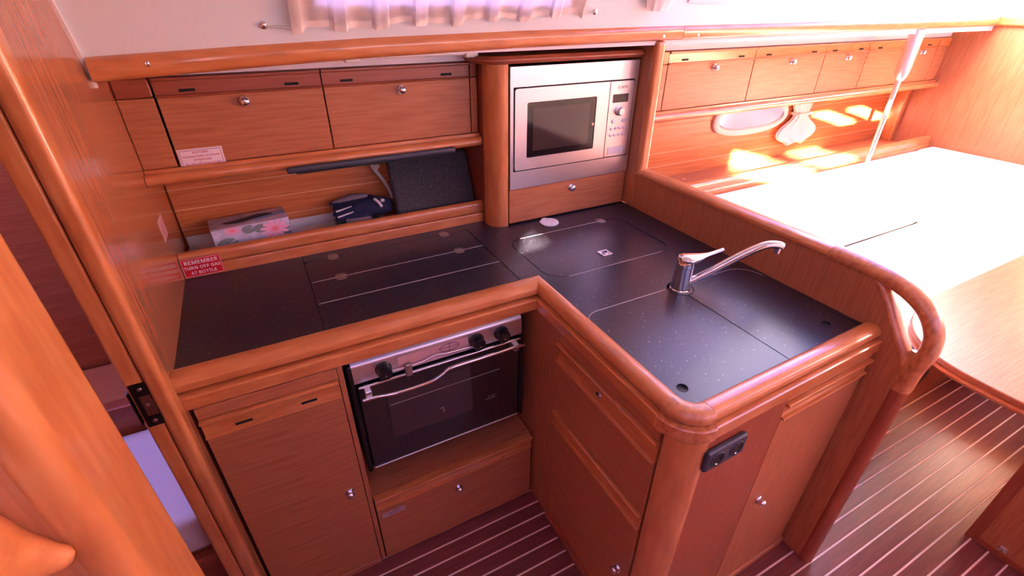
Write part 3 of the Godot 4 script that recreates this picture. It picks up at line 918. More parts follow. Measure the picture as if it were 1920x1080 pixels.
# ------------------------------------------------------------------ gimballed oven
func build_oven() -> void:
	var o := thing("oven", "black glass-fronted marine oven with steel handle hung under the worktop", "oven", Vector3(-0.346, 0.42, -0.2))
	part(o, "body", cbox(Vector3(-0.600, 0.425, -0.46), Vector3(-0.092, 0.845, 0.004), 0.004), "oven_enamel")
	for x in [[-0.616, -0.601], [-0.091, -0.077]]:
		part(o, "side_cheek", cbox(Vector3(x[0], 0.425, -0.40), Vector3(x[1], 0.845, 0.024), 0.005), "black_plastic")
	part(o, "door", cbox(Vector3(-0.598, 0.440, 0.004), Vector3(-0.094, 0.768, 0.022), 0.003), "oven_glass")
	part(o, "viewing_window", cbox(Vector3(-0.525, 0.535, 0.0215), Vector3(-0.265, 0.712, 0.0228), 0.0004), "oven_window")
	part(o, "door_trim", cbox(Vector3(-0.596, 0.438, 0.0215), Vector3(-0.096, 0.442, 0.025), 0.001), "stainless")
	part(o, "window_line", cbox(Vector3(-0.520, 0.668, 0.0228), Vector3(-0.165, 0.6695, 0.0234)), "edging")
	var lb := part(o, "rating_plate", cbox(Vector3(-0.222, 0.548, 0.0218), Vector3(-0.176, 0.576, 0.0226), 0.0003), "black_plastic")
	for k in [[-0.216, -0.182, 0.556], [-0.208, -0.200, 0.566], [-0.195, -0.184, 0.565]]:
		part(lb, "print_mark", cbox(Vector3(k[0], k[2], 0.0226), Vector3(k[1], k[2] + 0.002, 0.0229)), "edging")
	var lc := part(o, "lock_mark", cbox(Vector3(-0.372, 0.588, 0.0228), Vector3(-0.360, 0.590, 0.0232)), "edging")
	part(lc, "print_mark", cbox(Vector3(-0.362, 0.568, 0.0228), Vector3(-0.360, 0.588, 0.0232)), "edging")
	# control fascia, leaning back, with a bright top edge
	var fas := PackedVector2Array()
	for p in [[0.0, 0.782], [0.022, 0.782], [0.026, 0.786], [0.024, 0.838], [0.020, 0.846], [0.004, 0.860], [-0.03, 0.862], [-0.03, 0.782]]: fas.append(Vector2(p[0], p[1]))
	var fa := part(o, "control_panel", sweep(fas, [[Vector3(-0.604, 0, 0.0), Vector3(0, 0, 1), Vector3.UP], [Vector3(-0.088, 0, 0.0), Vector3(0, 0, 1), Vector3.UP]]), "stainless", 25.0)
	part(fa, "red_plate", cbox(Vector3(-0.480, 0.790, 0.0245), Vector3(-0.268, 0.834, 0.0262), 0.0004), "sticker_pink")
	# maker's mark: an oval with a cross in it
	var oval := []
	for i in 29:
		var a := TAU * i / 28.0
		oval.append(Vector3(-0.328 + cos(a) * 0.030, 0.818 + sin(a) * 0.012, 0.0265))
	var em := part(fa, "emblem", tube(oval, 0.0009, 6), "print_dark", 60.0)
	part(em, "cross_bar", cbox(Vector3(-0.360, 0.8175, 0.0262), Vector3(-0.296, 0.8188, 0.0270)), "print_dark")
	part(em, "upright_bar", cbox(Vector3(-0.3288, 0.803, 0.0262), Vector3(-0.3272, 0.833, 0.0270)), "print_dark")
	var kp := PackedVector2Array()
	for p in [[0, 0], [0.023, 0], [0.023, 0.006], [0.0205, 0.009], [0.0195, 0.027], [0.0172, 0.031], [0, 0.032]]: kp.append(Vector2(p[0], p[1]))
	var km := mesh_of(lathe(kp, 20), 35.0)
	var dot := mesh_of(cbox(Vector3(-0.0013, 0.0, -0.0013), Vector3(0.0013, 0.0008, 0.0013)))
	for x in [-0.522, -0.242, -0.160]:
		var kb := put(o, "control_knob", km, "black_plastic", Transform3D(Basis(Vector3.RIGHT, PI * 0.5), Vector3(x, 0.812, 0.025)))
		var dd := MeshInstance3D.new()
		dd.name = "pointer_dot"
		dd.mesh = dot
		dd.material_override = M["white_plastic"]
		kb.add_child(dd)
		dd.position = Vector3(0, 0.032, 0.004)
	# pan rail, clip, door handle
	part(o, "pan_rail", tube([Vector3(-0.596, 0.776, 0.036), Vector3(-0.098, 0.776, 0.036)], 0.0042, 10), "chrome", 60.0)
	part(o, "spare_bar", tube(smooth_path([Vector3(-0.506, 0.800, 0.034), Vector3(-0.42, 0.802, 0.036), Vector3(-0.375, 0.812, 0.036), Vector3(-0.34, 0.806, 0.036), Vector3(-0.25, 0.800, 0.034)], 4), 0.0035, 8), "stainless", 60.0)
	part(o, "rail_clip", cbox(Vector3(-0.466, 0.770, 0.030), Vector3(-0.446, 0.812, 0.044), 0.003), "brushed_brass")
	var hd := part(o, "door_handle", tube(smooth_path([Vector3(-0.594, 0.752, 0.060), Vector3(-0.555, 0.752, 0.062), Vector3(-0.500, 0.744, 0.063), Vector3(-0.405, 0.746, 0.064), Vector3(-0.365, 0.760, 0.064), Vector3(-0.335, 0.772, 0.064), Vector3(-0.22, 0.771, 0.063), Vector3(-0.095, 0.768, 0.060)], 6), 0.0052, 12), "chrome", 60.0)
	for x in [-0.575, -0.122]:
		part(hd, "bracket", cbox(Vector3(x - 0.009, 0.748, 0.022), Vector3(x + 0.009, 0.774, 0.058), 0.002), "stainless")
	o.position += Vector3(0, -0.016, 0.030)

# ------------------------------------------------------------------ microwave and its cabinet
func build_microwave() -> void:
	var c := thing("microwave_cabinet", "wooden cabinet with rounded column built round the microwave", "cabinet", Vector3(0.35, YC, -0.55))
	var col := PackedVector2Array([Vector2(0.098, -0.40), Vector2(0.098, -0.46), Vector2(0.030, -0.46)])
	for i in 9:
		var a := PI - PI * 0.5 * i / 8.0
		col.append(Vector2(0.086 + cos(a) * 0.054, -0.454 + sin(a) * 0.056))
	part(c, "column", prism(col, YC, 1.487), "solid_y", 30.0)
	part(c, "side_panel", cbox(Vector3(0.036, YC, -0.70), Vector3(0.054, 1.487, -0.455)), "red_y")
	part(c, "back_board", cbox(Vector3(0.054, YC, -0.70), Vector3(0.650, 1.487, -0.685)), "veneer_y")
	part(c, "shelf_board", cbox(Vector3(0.054, 1.036, -0.685), Vector3(0.650, 1.050, -0.42)), "veneer_x")
	front(c, "door", facing_z(Vector3(0.103, 0.926, ZM)), 0.543, 0.133, 0.0, "veneer_x", "solid_x", Vector2(0.275, 0.105))
	part(c, "top_cap", prism(round_rect(-0.012, -0.69, 0.650, -0.372, [0.02, 0.09, 0.01, 0.0], 8), 1.4902, 1.513, 0.009), "red_x", 40.0)
	var m := thing("microwave", "built-in stainless steel microwave with dark window and control panel", "microwave", Vector3(0.37, 1.06, -0.5))
	var zf := -0.396
	part(m, "casing", cbox(Vector3(0.12, 1.075, -0.67), Vector3(0.62, 1.465, -0.43)), "black_plastic")
	part(m, "trim_frame", holed(0.104, 1.062, 0.646, 1.479, [[0.116, 1.128, 0.634, 1.416]], Vector3(0, 0, -0.410), Vector3.RIGHT, Vector3.UP, Vector3(0, 0, 1), 0.014), "stainless", 20.0)
	part(m, "gap_liner", cbox(Vector3(0.110, 1.122, -0.43), Vector3(0.640, 1.422, -0.409)), "black_gap")
	# door with its window let in
	var dp := PackedVector3Array()
	var outline := round_rect(0.1205, 1.1325, 0.5155, 1.4115, [0.002, 0.009, 0.009, 0.002], 4)
	var hole := round_rect(0.168, 1.175, 0.461, 1.365, 0.006, 3)
	for half in [round_rect(0.0, 1.0, 0.3, 1.6, 0.0), round_rect(0.3, 1.0, 0.8, 1.6, 0.0)]:
		for a in Geometry2D.intersect_polygons(outline, half):
			for b in Geometry2D.clip_polygons(a, hole): dp.append_array(plate(b, -0.409, zf + 0.004))
	var door := part(m, "door", dp, "stainless", 20.0)
	var wn := part(m, "window", plate(round_rect(0.1685, 1.1755, 0.4605, 1.3645, 0.006, 3), -0.408, zf + 0.0015, 0.001), "mw_glass")
	part(wn, "inner_pane", plate(round_rect(0.193, 1.197, 0.434, 1.345, 0.004, 3), zf + 0.0015, zf + 0.0022), "mw_pane")
	part(wn, "latch_slot", cbox(Vector3(0.449, 1.262, zf + 0.0016), Vector3(0.458, 1.272, zf + 0.0024)), "brushed_brass")
	var p := part(m, "control_panel", plate(round_rect(0.5185, 1.1325, 0.6295, 1.4115, [0.009, 0.002, 0.002, 0.009], 4), -0.409, zf + 0.004, 0.001), "stainless")
	var z2 := zf + 0.004
	part(p, "display", plate(round_rect(0.534, 1.336, 0.606, 1.366, 0.002, 2), z2, z2 + 0.0012), "display")
	var dl := PackedVector2Array()
	for q in [[0, 0], [0.0175, 0], [0.0175, 0.003], [0.0145, 0.005], [0.0140, 0.018], [0.012, 0.021], [0, 0.0215]]: dl.append(Vector2(q[0], q[1]))
	put(p, "dial", mesh_of(lathe(dl, 24), 35.0), "stainless", Transform3D(Basis(Vector3.RIGHT, PI * 0.5), Vector3(0.568, 1.305, z2)))
	var bt := mesh_of(lathe(PackedVector2Array([Vector2(0, 0), Vector2(0.0072, 0), Vector2(0.0068, 0.0022), Vector2(0.005, 0.0032), Vector2(0, 0.0036)]), 16), 50.0)
	for q in [[0.546, 1.268, 1.3], [0.596, 1.268, 1.3], [0.541, 1.241, 0.9], [0.561, 1.241, 0.9], [0.581, 1.241, 0.9], [0.601, 1.241, 0.9], [0.540, 1.216, 0.9], [0.560, 1.216, 0.9], [0.580, 1.216, 0.9], [0.600, 1.216, 0.9]]:
		put(p, "button", bt, "button", Transform3D(Basis(Vector3.RIGHT, PI * 0.5) * Basis.from_scale(Vector3(q[2], 1, q[2] * 0.85)), Vector3(q[0], q[1], z2)))
	part(p, "door_button", plate(round_rect(0.534, 1.142, 0.611, 1.170, 0.002, 2), z2, z2 + 0.002, 0.0006), "button")
	# boxed emblem and the maker's letters
	var em := part(p, "emblem", holed(0.551, 1.383, 0.563, 1.396, [[0.5518, 1.3838, 0.5622, 1.3952]], Vector3(0, 0, z2), Vector3.RIGHT, Vector3.UP, Vector3(0, 0, 1), 0.0004), "print_dark")
	lettering(em, "letter", "N", 0.006, Transform3D(Basis.IDENTITY, Vector3(0.557, 1.3895, z2)), "print_dark", false, true)
	lettering(p, "lettering", "NEFF", 0.030, Transform3D(Basis.IDENTITY, Vector3(0.583, 1.3895, z2)), "print_dark", false, true)

# ------------------------------------------------------------------ overhead lockers, both sides of the end panel
func build_lockers() -> void:
	var zf := -0.508
	var names := ["overhead locker with warning sign beside the aft bulkhead", "overhead locker between the sign's locker and the microwave", "saloon locker next to the tall end panel", "saloon locker second from the tall end panel", "saloon locker third from the tall end panel", "saloon locker behind the steel pole"]
	var spans := [[-0.893, -0.473], [-0.469, 0.004], [0.897, 1.416], [1.420, 1.930], [1.934, 2.293], [2.297, 2.985]]
	var knobs := [0.206, 0.236, 0.272, 0.268, 0.192, 0.536]
	var slots := [[0.075, 0.338], [0.070, 0.392], [0.09, 0.43], [0.09, 0.42], [0.07, 0.29], [0.10, 0.59]]
	for i in 6:
		var s: Array = spans[i]
		var t := thing("overhead_locker", "wooden " + names[i], "locker", Vector3((s[0] + s[1]) * 0.5, 1.255, -0.6), "overhead lockers under the side deck")
		part(t, "body", cbox(Vector3(s[0], 1.262, -0.698), Vector3(s[1], 1.489, zf - 0.02)), "veneer_x")
		front(t, "door", facing_z(Vector3(s[0], 1.258, zf)), s[1] - s[0], 0.231, 0.050, "veneer_x", "red_x" if i < 2 else "solid_x", Vector2(knobs[i], 0.160), slots[i])
	# fillers at the ends of the row
	var k := 0
	for s in [[XL + 0.001, -0.899], [0.008, 0.0315], [0.693, 0.893], [2.989, 3.098]]:
		var lab: String = ["filler panel between aft bulkhead and first overhead locker", "narrow filler panel between overhead locker and microwave column", "filler panel between tall end panel and saloon lockers", "filler panel between saloon lockers and forward bulkhead"][k]
		var f := thing("filler_panel", "wooden " + lab, "panel", Vector3((s[0] + s[1]) * 0.5, 1.258, zf))
		part(f, "board", cbox(Vector3(s[0], 1.258, zf - 0.019), Vector3(s[1], 1.440, zf), 0.001), "veneer_x")
		part(f, "moulding", cbox(Vector3(s[0], 1.442, zf - 0.019), Vector3(s[1], 1.489, zf + 0.003), 0.003), "red_x" if k < 2 else "solid_x")
		k += 1
	# moulded rail along the bottom of the row
	var rp := PackedVector2Array()
	for p in [[-0.20, 0.010], [0.0, 0.010], [0.0, 0.000], [0.010, 0.001], [0.020, -0.004], [0.025, -0.014], [0.023, -0.024], [0.014, -0.031], [0.0, -0.033], [-0.20, -0.010]]: rp.append(Vector2(p[0], p[1]))
	for run in [[XL + 0.001, 0.0315, "wooden rail under the galley lockers carrying the black strip", "rail"], [0.693, 3.099, "wooden rail under the saloon lockers above the oval portlight", "rail"]]:
		single("locker_rail", run[2], run[3], sweep(rp, [[Vector3(run[0], 1.247, -0.498), Vector3(0, 0, 1), Vector3.UP], [Vector3(run[1], 1.247, -0.498), Vector3(0, 0, 1), Vector3.UP]]), "solid_x", 50.0)
	# switched-off strip light clipped below the galley rail
	var sl := thing("strip_light", "dark grey strip light clipped under the galley locker rail", "light", Vector3(-0.35, 1.20, -0.475))
	part(sl, "housing", rbox(Vector3(-0.625, 1.209, -0.4725), Vector3(-0.078, 1.229, -0.453), 0.008, 2), "slate_plastic", 50.0)
	part(sl, "lens", cbox(Vector3(-0.60, 1.206, -0.470), Vector3(-0.10, 1.210, -0.456), 0.001), "black_plastic")
	# slim tube light under the soffit
	var tl := thing("tube_light", "slim white tube light under the soffit behind the handrail beam", "light", Vector3(-0.19, 1.51, -0.42))
	part(tl, "tube", tube([Vector3(-0.36, 1.521, -0.45), Vector3(-0.02, 1.521, -0.45)], 0.006, 10), "white_plastic", 60.0)
	for x in [-0.385, -0.012]:
		part(tl, "end_holder", cbox(Vector3(x - 0.022, 1.508, -0.464), Vector3(x + 0.022, 1.5305, -0.436), 0.004), "white_plastic")
	# warning sign on the first locker
	var sg := thing("warning_sign", "small white sign with red print on the left overhead locker", "sign", Vector3(-0.834, 1.276, zf))
	part(sg, "plate", cbox(Vector3(-0.890, 1.2505, zf + 0.0002), Vector3(-0.778, 1.302, zf + 0.0016), 0.0004), "sign_white")
	part(sg, "border", holed(-0.8855, 1.2545, -0.7825, 1.298, [[-0.8845, 1.2555, -0.7835, 1.297]], Vector3(0, 0, zf + 0.0016), Vector3.RIGHT, Vector3.UP, Vector3(0, 0, 1), 0.0003), "sign_border")
	var y := 1.2915
	for l in [["ACHTUNG!", 0.040], ["Gasabsperrhahn im Schrank", 0.092], ["ATTENTION!", 0.045], ["Gas shut-off valve in locker", 0.092]]:
		lettering(sg, "lettering", l[0], l[1], Transform3D(Basis.IDENTITY, Vector3(-0.834, y, zf + 0.0018)), "sign_print_red", false, true, 0.0003)
		y -= 0.0105
	# red gas sign on the back fiddle
	var rs := thing("gas_sign", "red sign with white capital letters at the left end of the shelf fiddle", "sign", Vector3(-0.925, 0.925, -0.486))
	part(rs, "plate", cbox(Vector3(-0.979, 0.9235, -0.4875), Vector3(-0.871, 0.985, -0.4855), 0.0004), "sign_red")
	part(rs, "border", holed(-0.9775, 0.925, -0.8725, 0.9835, [[-0.9765, 0.926, -0.8735, 0.9825]], Vector3(0, 0, -0.4855), Vector3.RIGHT, Vector3.UP, Vector3(0, 0, 1), 0.0003), "sign_white")
	for l in [["REMEMBER", 0.090, 0.9715], ["TURN OFF GAS", 0.098, 0.9535], ["AT BOTTLE", 0.070, 0.9360]]:
		lettering(rs, "lettering", l[0], l[1], Transform3D(Basis.IDENTITY, Vector3(-0.925, l[2], -0.4853)), "sign_white", false, true, 0.0003)

# ------------------------------------------------------------------ saloon beyond the partition
func build_saloon() -> void:
	# settee: back cushions along the hull and the forward bulkhead, seat cushions, wooden base
	var s := thing("settee", "white leather corner settee between the partition and the forward bulkhead", "settee", Vector3(1.9, 0, 0.1))
	part(s, "base", cbox(Vector3(0.705, 0.0, -0.695), Vector3(3.09, 0.30, 0.495), 0.003), "red_x")
	part(s, "backrest", rbox(Vector3(0.705, 0.45, -0.375), Vector3(2.905, 0.885, -0.19), 0.035), "leather", 60.0)
	part(s, "backrest", rbox(Vector3(2.91, 0.45, -0.375), Vector3(3.095, 0.890, 1.25), 0.035), "leather", 60.0)
	part(s, "seat_cushion", rbox(Vector3(0.705, 0.30, -0.20), Vector3(1.88, 0.47, 0.50), 0.03), "leather", 60.0)
	part(s, "seat_cushion", rbox(Vector3(1.885, 0.30, -0.20), Vector3(2.92, 0.47, 0.50), 0.03), "leather", 60.0)
	part(s, "seat_cushion", rbox(Vector3(2.38, 0.30, 0.505), Vector3(2.92, 0.47, 1.25), 0.03), "leather", 60.0)
	part(s, "base", cbox(Vector3(2.42, 0.0, 0.495), Vector3(3.09, 0.30, 1.25), 0.003), "red_x")
	part(s, "piping", tube([Vector3(2.905, 0.775, -0.15), Vector3(2.905, 0.770, 1.2)], 0.004, 8), "leather", 60.0)
	var s2 := thing("settee", "unseen white leather settee added to starboard to bounce light and fill reflections", "settee", Vector3(1.5, 0, 2.0))  # added out of view as a bright reflector for galley and microwave
	part(s2, "base", cbox(Vector3(0.1, 0.0, 1.72), Vector3(3.09, 0.30, 2.29), 0.003), "red_x")
	part(s2, "backrest", rbox(Vector3(0.1, 0.45, 2.14), Vector3(3.09, 0.92, 2.298), 0.035), "leather", 60.0)
	part(s2, "seat_cushion", rbox(Vector3(0.1, 0.30, 1.70), Vector3(3.09, 0.47, 2.15), 0.03), "leather", 60.0)
	var sp := thing("floor_vent", "dark oval vent in the settee base beside the grab post", "vent", Vector3(1.73, 0.16, 0.50))
	part(sp, "rim", plate(ellipse(1.73, 0.19, 0.10, 0.06), 0.4955, 0.505, 0.003), "slate_plastic")
	part(sp, "grille", plate(ellipse(1.73, 0.19, 0.08, 0.045), 0.505, 0.507), "black_plastic")
	# shelf behind the settee back, with a two-step front moulding
	var sh := thing("saloon_shelf", "wooden shelf with moulded front edge along the hull behind the settee", "shelf", Vector3(1.9, 0.84, -0.5))
	part(sh, "board", cbox(Vector3(0.695, 0.848, -0.699), Vector3(3.098, 0.868, -0.425), 0.002), "veneer_x")
	var pr := PackedVector2Array()
	for p in [[-0.035, -0.03], [0.010, -0.03], [0.012, 0.010], [0.010, 0.022], [0.002, 0.026], [0.0, 0.032], [0.002, 0.055], [-0.003, 0.066], [-0.014, 0.072], [-0.028, 0.070], [-0.035, 0.060]]: pr.append(Vector2(p[0], p[1]))
	part(sh, "front_moulding", sweep(pr, [[Vector3(0.695, 0.868, -0.392), Vector3(0, 0, 1), Vector3.UP], [Vector3(3.098, 0.868, -0.392), Vector3(0, 0, 1), Vector3.UP]]), "solid_x", 40.0)
	for p in [[1.24, -0.62], [1.47, -0.52]]:
		put(sh, "star_fastener", mesh_of(star(0.016, 0.003), 20.0), "chrome", Transform3D(Basis.IDENTITY, Vector3(p[0], 0.868, p[1])))
	# oval portlight in the hull
	var w := struct("window_3", oval_ring(Vector3(1.745, 1.122, -0.700), 0.292, 0.090, 0.040, 0.022), "white_plastic", 50.0)
	part(w, "pane", plate(ellipse(1.745, 1.124, 0.258, 0.062), -0.698, -0.690, 0.002), "port_glass")
	part(w, "gasket", oval_ring(Vector3(1.745, 1.124, -0.690), 0.260, 0.064, 0.006, 0.003), "slate_plastic", 50.0)
	# gathered curtain beside it
	var cu := thing("tied_curtain", "gathered cream curtain tied back beside the oval portlight", "curtain", Vector3(2.15, 0.94, -0.66))
	var rings := []
	for i in 15:
		var v := i / 14.0
		var y := lerpf(1.205, 0.945, v)
		var half := 0.085 if v < 0.05 else lerpf(0.085, 0.052, smoothstep(0.05, 0.36, v)) if v < 0.36 else lerpf(0.052, 0.165, smoothstep(0.36, 0.72, v)) if v < 0.72 else lerpf(0.165, 0.06, smoothstep(0.80, 1.0, v))
		var cx := lerpf(2.13, 2.15, v)
		var ring := PackedVector3Array()
		for k in 40:
			var a := TAU * k / 40.0
			var fold := 1.0 + 0.10 * sin(a * 9.0 + v * 3.0)
			ring.append(Vector3(cx + cos(a) * half * fold, y - 0.012 * cos(a * 2.0) * v, -0.672 + sin(a) * 0.024 * fold))
		rings.append(ring)
	part(cu, "cloth", loft(rings), "curtain_hem", 60.0)
	part(cu, "tie_band", rbox(Vector3(2.078, 1.105, -0.70), Vector3(2.200, 1.122, -0.640), 0.008, 2), "curtain_hem", 50.0)
	# steel pole from the beam down behind the settee back
	var po := thing("steel_pole", "polished steel pole with thick upper sleeve from beam to settee back", "pole", Vector3(2.36, 0.87, -0.345))
	part(po, "pole", tube([Vector3(2.362, 0.869, -0.345), Vector3(2.362, 1.40, -0.345)], 0.0125, 16), "stainless", 60.0)
	part(po, "sleeve", lathe_at(PackedVector2Array([Vector2(0, 1.315), Vector2(0.020, 1.315), Vector2(0.030, 1.335), Vector2(0.034, 1.37), Vector2(0.034, 1.549), Vector2(0, 1.549)]), Vector3(2.362, 0, -0.345)), "stainless", 40.0)
	# saloon table with a rounded leaf
	var tb := thing("saloon_table", "varnished wooden saloon table with rounded leaf beside the grab handle", "table", Vector3(1.8, 0, 0.9))
	var top := PackedVector2Array()
	for i in 40:
		var a := PI * 0.5 + PI * i / 39.0
		top.append(Vector2(1.62 + signf(cos(a)) * pow(absf(cos(a)), 0.72) * 0.565, 0.845 + signf(sin(a)) * pow(absf(sin(a)), 0.72) * 0.365))
	top.append(Vector2(2.34, 0.48))
	top.append(Vector2(2.34, 1.21))
	part(tb, "top", prism(top, 0.682, 0.7005, 0.003), tabletop(), 30.0)
	part(tb, "edge_band", prism(top, 0.655, 0.6815, 0.010), "solid_x", 50.0)
	var pd := part(tb, "pedestal", cbox(Vector3(1.272, 0.0, 0.966), Vector3(2.2, 0.655, 1.18), 0.003), "red_y")
	part(pd, "recessed_panel", cbox(Vector3(1.270, 0.03, 1.0), Vector3(1.2725, 0.62, 1.17)), "veneer_y")
	put(pd, "floor_catch", knob_mesh(0.014, 0.010), "chrome", Transform3D(Basis(Vector3(0, 0, 1), PI * 0.5), Vector3(1.271, 0.05, 1.06)))

func tabletop() -> StandardMaterial3D:
	if not M.has("table_top"):
		var m: StandardMaterial3D = M["veneer_x"].duplicate()
		m.resource_name = "table_top"
		m.roughness = 0.32
		M["table_top"] = m
	return M["table_top"]

func ellipse(x: float, y: float, a: float, b: float, segs := 36) -> PackedVector2Array:
	var o := PackedVector2Array()
	for i in segs: o.append(Vector2(x + cos(TAU * i / segs) * a, y + sin(TAU * i / segs) * b))
	return o

func oval_ring(c: Vector3, a: float, b: float, w: float, h: float) -> PackedVector3Array:
	var rings := []
	for i in 48:
		var t := TAU * i / 48.0
		# a long oval with straightened sides
		var d := Vector3(signf(cos(t)) * pow(absf(cos(t)), 0.8), signf(sin(t)) * pow(absf(sin(t)), 0.8), 0)
		var ring := PackedVector3Array()
		for q in [[0.0, 0.0], [0.0, 0.6], [-0.25, 0.95], [-0.6, 1.0], [-0.9, 0.7], [-1.0, 0.0]]:
			ring.append(c + Vector3(d.x * (a + w * q[0]), d.y * (b + w * q[0]), h * q[1]))
		rings.append(ring)
	return loft(rings, false, true)

func star(r: float, h: float) -> PackedVector3Array:
	var p := PackedVector2Array()
	for i in 10:
		var rr := r if i % 2 == 0 else r * 0.4
		p.append(Vector2(cos(TAU * i / 10.0) * rr, sin(TAU * i / 10.0) * rr))
	return prism(p, 0.0, h)

# ------------------------------------------------------------------ things lying on the shelf behind the worktop
func build_shelf_things() -> void:
	var y := 0.9385
	single("shelf_mat", "white ribbed non-slip mat lying along the galley shelf", "mat", ribbed(y), "ribbed_mat", 30.0)
	y += 0.003
	# tissue box printed with water lilies
	var X := Transform3D(Basis(Vector3.UP, 0.10), Vector3(-0.772, y, -0.624))
	var t := thing("tissue_box", "grey tissue box printed with pink water lilies on the galley shelf", "box", Vector3(-0.772, y, -0.624))
	var w := 0.117
	var d := 0.054
	var h := 0.090
	var card := mat("box_card", Color8(196, 190, 206), 0.45)
	part(t, "carton", moved(cbox(Vector3(-w, 0, -d), Vector3(w, h, d), 0.001), X), card)
	var pr := lily_print()
	var m_top := mat("box_top_print", Color.WHITE, 0.4)
	m_top.albedo_texture = pr[0]
	var m_front := mat("box_front_print", Color.WHITE, 0.4)
	m_front.albedo_texture = pr[1]
	var q := QuadMesh.new()
	q.size = Vector2(w * 2 - 0.002, d * 2 - 0.002)
	put(t, "top_print", q, m_top, X * Transform3D(Basis(Vector3.RIGHT, -PI * 0.5), Vector3(0, h + 0.0003, 0)))
	var q2 := QuadMesh.new()
	q2.size = Vector2(w * 2 - 0.002, h - 0.002)
	put(t, "front_print", q2, m_front, X * Transform3D(Basis.IDENTITY, Vector3(0, h * 0.5, d + 0.0003)))
	var slot := PackedVector2Array()
	for i in 24:
		var a := TAU * i / 24.0
		slot.append(Vector2(cos(a) * 0.078, sin(a) * 0.017 - 0.010 * sin(cos(a) * 2.6)))
	part(t, "tissue_slot", moved(prism(slot, h + 0.0004, h + 0.0012), X), "felt")
	# sailing glove on a green glass dish
	var g := thing("glass_dish", "small green glass dish under the sailing glove on the shelf", "dish", Vector3(-0.42, y, -0.625))
	part(g, "base", cbox(Vector3(-0.50, y, -0.665), Vector3(-0.345, y + 0.006, -0.585), 0.001), "green_glass")
	for b in [[-0.50, -0.494, -0.665, -0.585], [-0.351, -0.345, -0.665, -0.585], [-0.494, -0.351, -0.665, -0.660], [-0.494, -0.351, -0.590, -0.585]]:
		part(g, "side", cbox(Vector3(b[0], y + 0.006, b[2]), Vector3(b[1], y + 0.024, b[3]), 0.001), "green_glass")
	var gy := y + 0.026
	var gl := thing("sailing_glove", "navy and grey sailing glove crumpled on the galley shelf", "glove", Vector3(-0.37, gy, -0.63))
	var bones := [[Vector3(-0.37, gy + 0.034, -0.628), Vector3(-0.305, gy + 0.036, -0.622), 0.032, 0.034], [Vector3(-0.305, gy + 0.038, -0.622), Vector3(-0.272, gy + 0.034, -0.615), 0.034, 0.030], [Vector3(-0.38, gy + 0.040, -0.655), Vector3(-0.32, gy + 0.046, -0.652), 0.024, 0.026]]
	for k in 4:
		bones.append([Vector3(-0.385, gy + 0.024 + 0.010 * k, -0.596 - 0.019 * k), Vector3(-0.448 - 0.006 * (k % 2), gy + 0.018 + 0.012 * k, -0.594 - 0.022 * k), 0.0135, 0.0105])
	bones.append([Vector3(-0.345, gy + 0.020, -0.594), Vector3(-0.400, gy + 0.012, -0.578), 0.014, 0.011])
	part(gl, "glove_body", blob(bones, 0.0052, 0.008), "navy_cloth", 60.0)
	part(gl, "grey_panel", blob([[Vector3(-0.452, gy + 0.052, -0.662), Vector3(-0.385, gy + 0.063, -0.660), 0.013, 0.017], [Vector3(-0.385, gy + 0.063, -0.660), Vector3(-0.335, gy + 0.068, -0.650), 0.017, 0.012]], 0.0045, 0.006), "grey_cloth", 60.0)
	part(gl, "grey_panel", tube(smooth_path([Vector3(-0.425, gy + 0.013, -0.574), Vector3(-0.39, gy + 0.014, -0.566), Vector3(-0.34, gy + 0.012, -0.568)], 4), 0.010, 8), "grey_cloth", 60.0)
	for k in 2:
		part(gl, "finger_piping", tube([Vector3(-0.452, gy + 0.030 + 0.014 * k, -0.584 - 0.02 * k), Vector3(-0.395, gy + 0.040 + 0.014 * k, -0.587 - 0.02 * k)], [0.0035, 0.002], 6), "white_cloth", 60.0)
	part(gl, "wrist_strap", tube(smooth_path([Vector3(-0.312, gy + 0.068, -0.606), Vector3(-0.300, gy + 0.058, -0.591), Vector3(-0.292, gy + 0.042, -0.586)], 4), 0.0055, 6), "white_cloth", 60.0)
	gl.position.x -= 0.04
	part(gl, "brand_tag", cbox(Vector3(-0.291, gy + 0.058, -0.598), Vector3(-0.278, gy + 0.068, -0.588), 0.002), "white_cloth")
	# frayed cord end leaning against the hull
	var cd := thing("cord_end", "frayed cream cord end sticking up beside the dark cushion", "cord", Vector3(-0.30, y, -0.66))
	part(cd, "cord", tube(smooth_path([Vector3(-0.272, y + 0.07, -0.655), Vector3(-0.285, y + 0.115, -0.662), Vector3(-0.305, y + 0.155, -0.668), Vector3(-0.325, y + 0.185, -0.670)], 4), 0.0075, 8), "rope", 60.0)
	for k in 5:
		part(cd, "frayed_strand", tube([Vector3(-0.320, y + 0.178, -0.669), Vector3(-0.336 + 0.008 * k, y + 0.200 + 0.004 * (k % 2), -0.672 + 0.003 * k)], [0.005, 0.003], 6), "rope", 60.0)
	# dark grey cushion leaning on the hull in the corner
	var cush := rbox(Vector3(-0.157, 0.0, -0.016), Vector3(0.157, 0.232, 0.016), 0.012, 3)
	single("grey_cushion", "dark grey felt pad leaning against the hull beside the microwave cabinet", "cushion", moved(cush, Transform3D(Basis(Vector3.RIGHT, -0.40) * Basis(Vector3(0, 0, 1), 0.0), Vector3(-0.126, y + 0.008, -0.555))), "felt", 60.0)

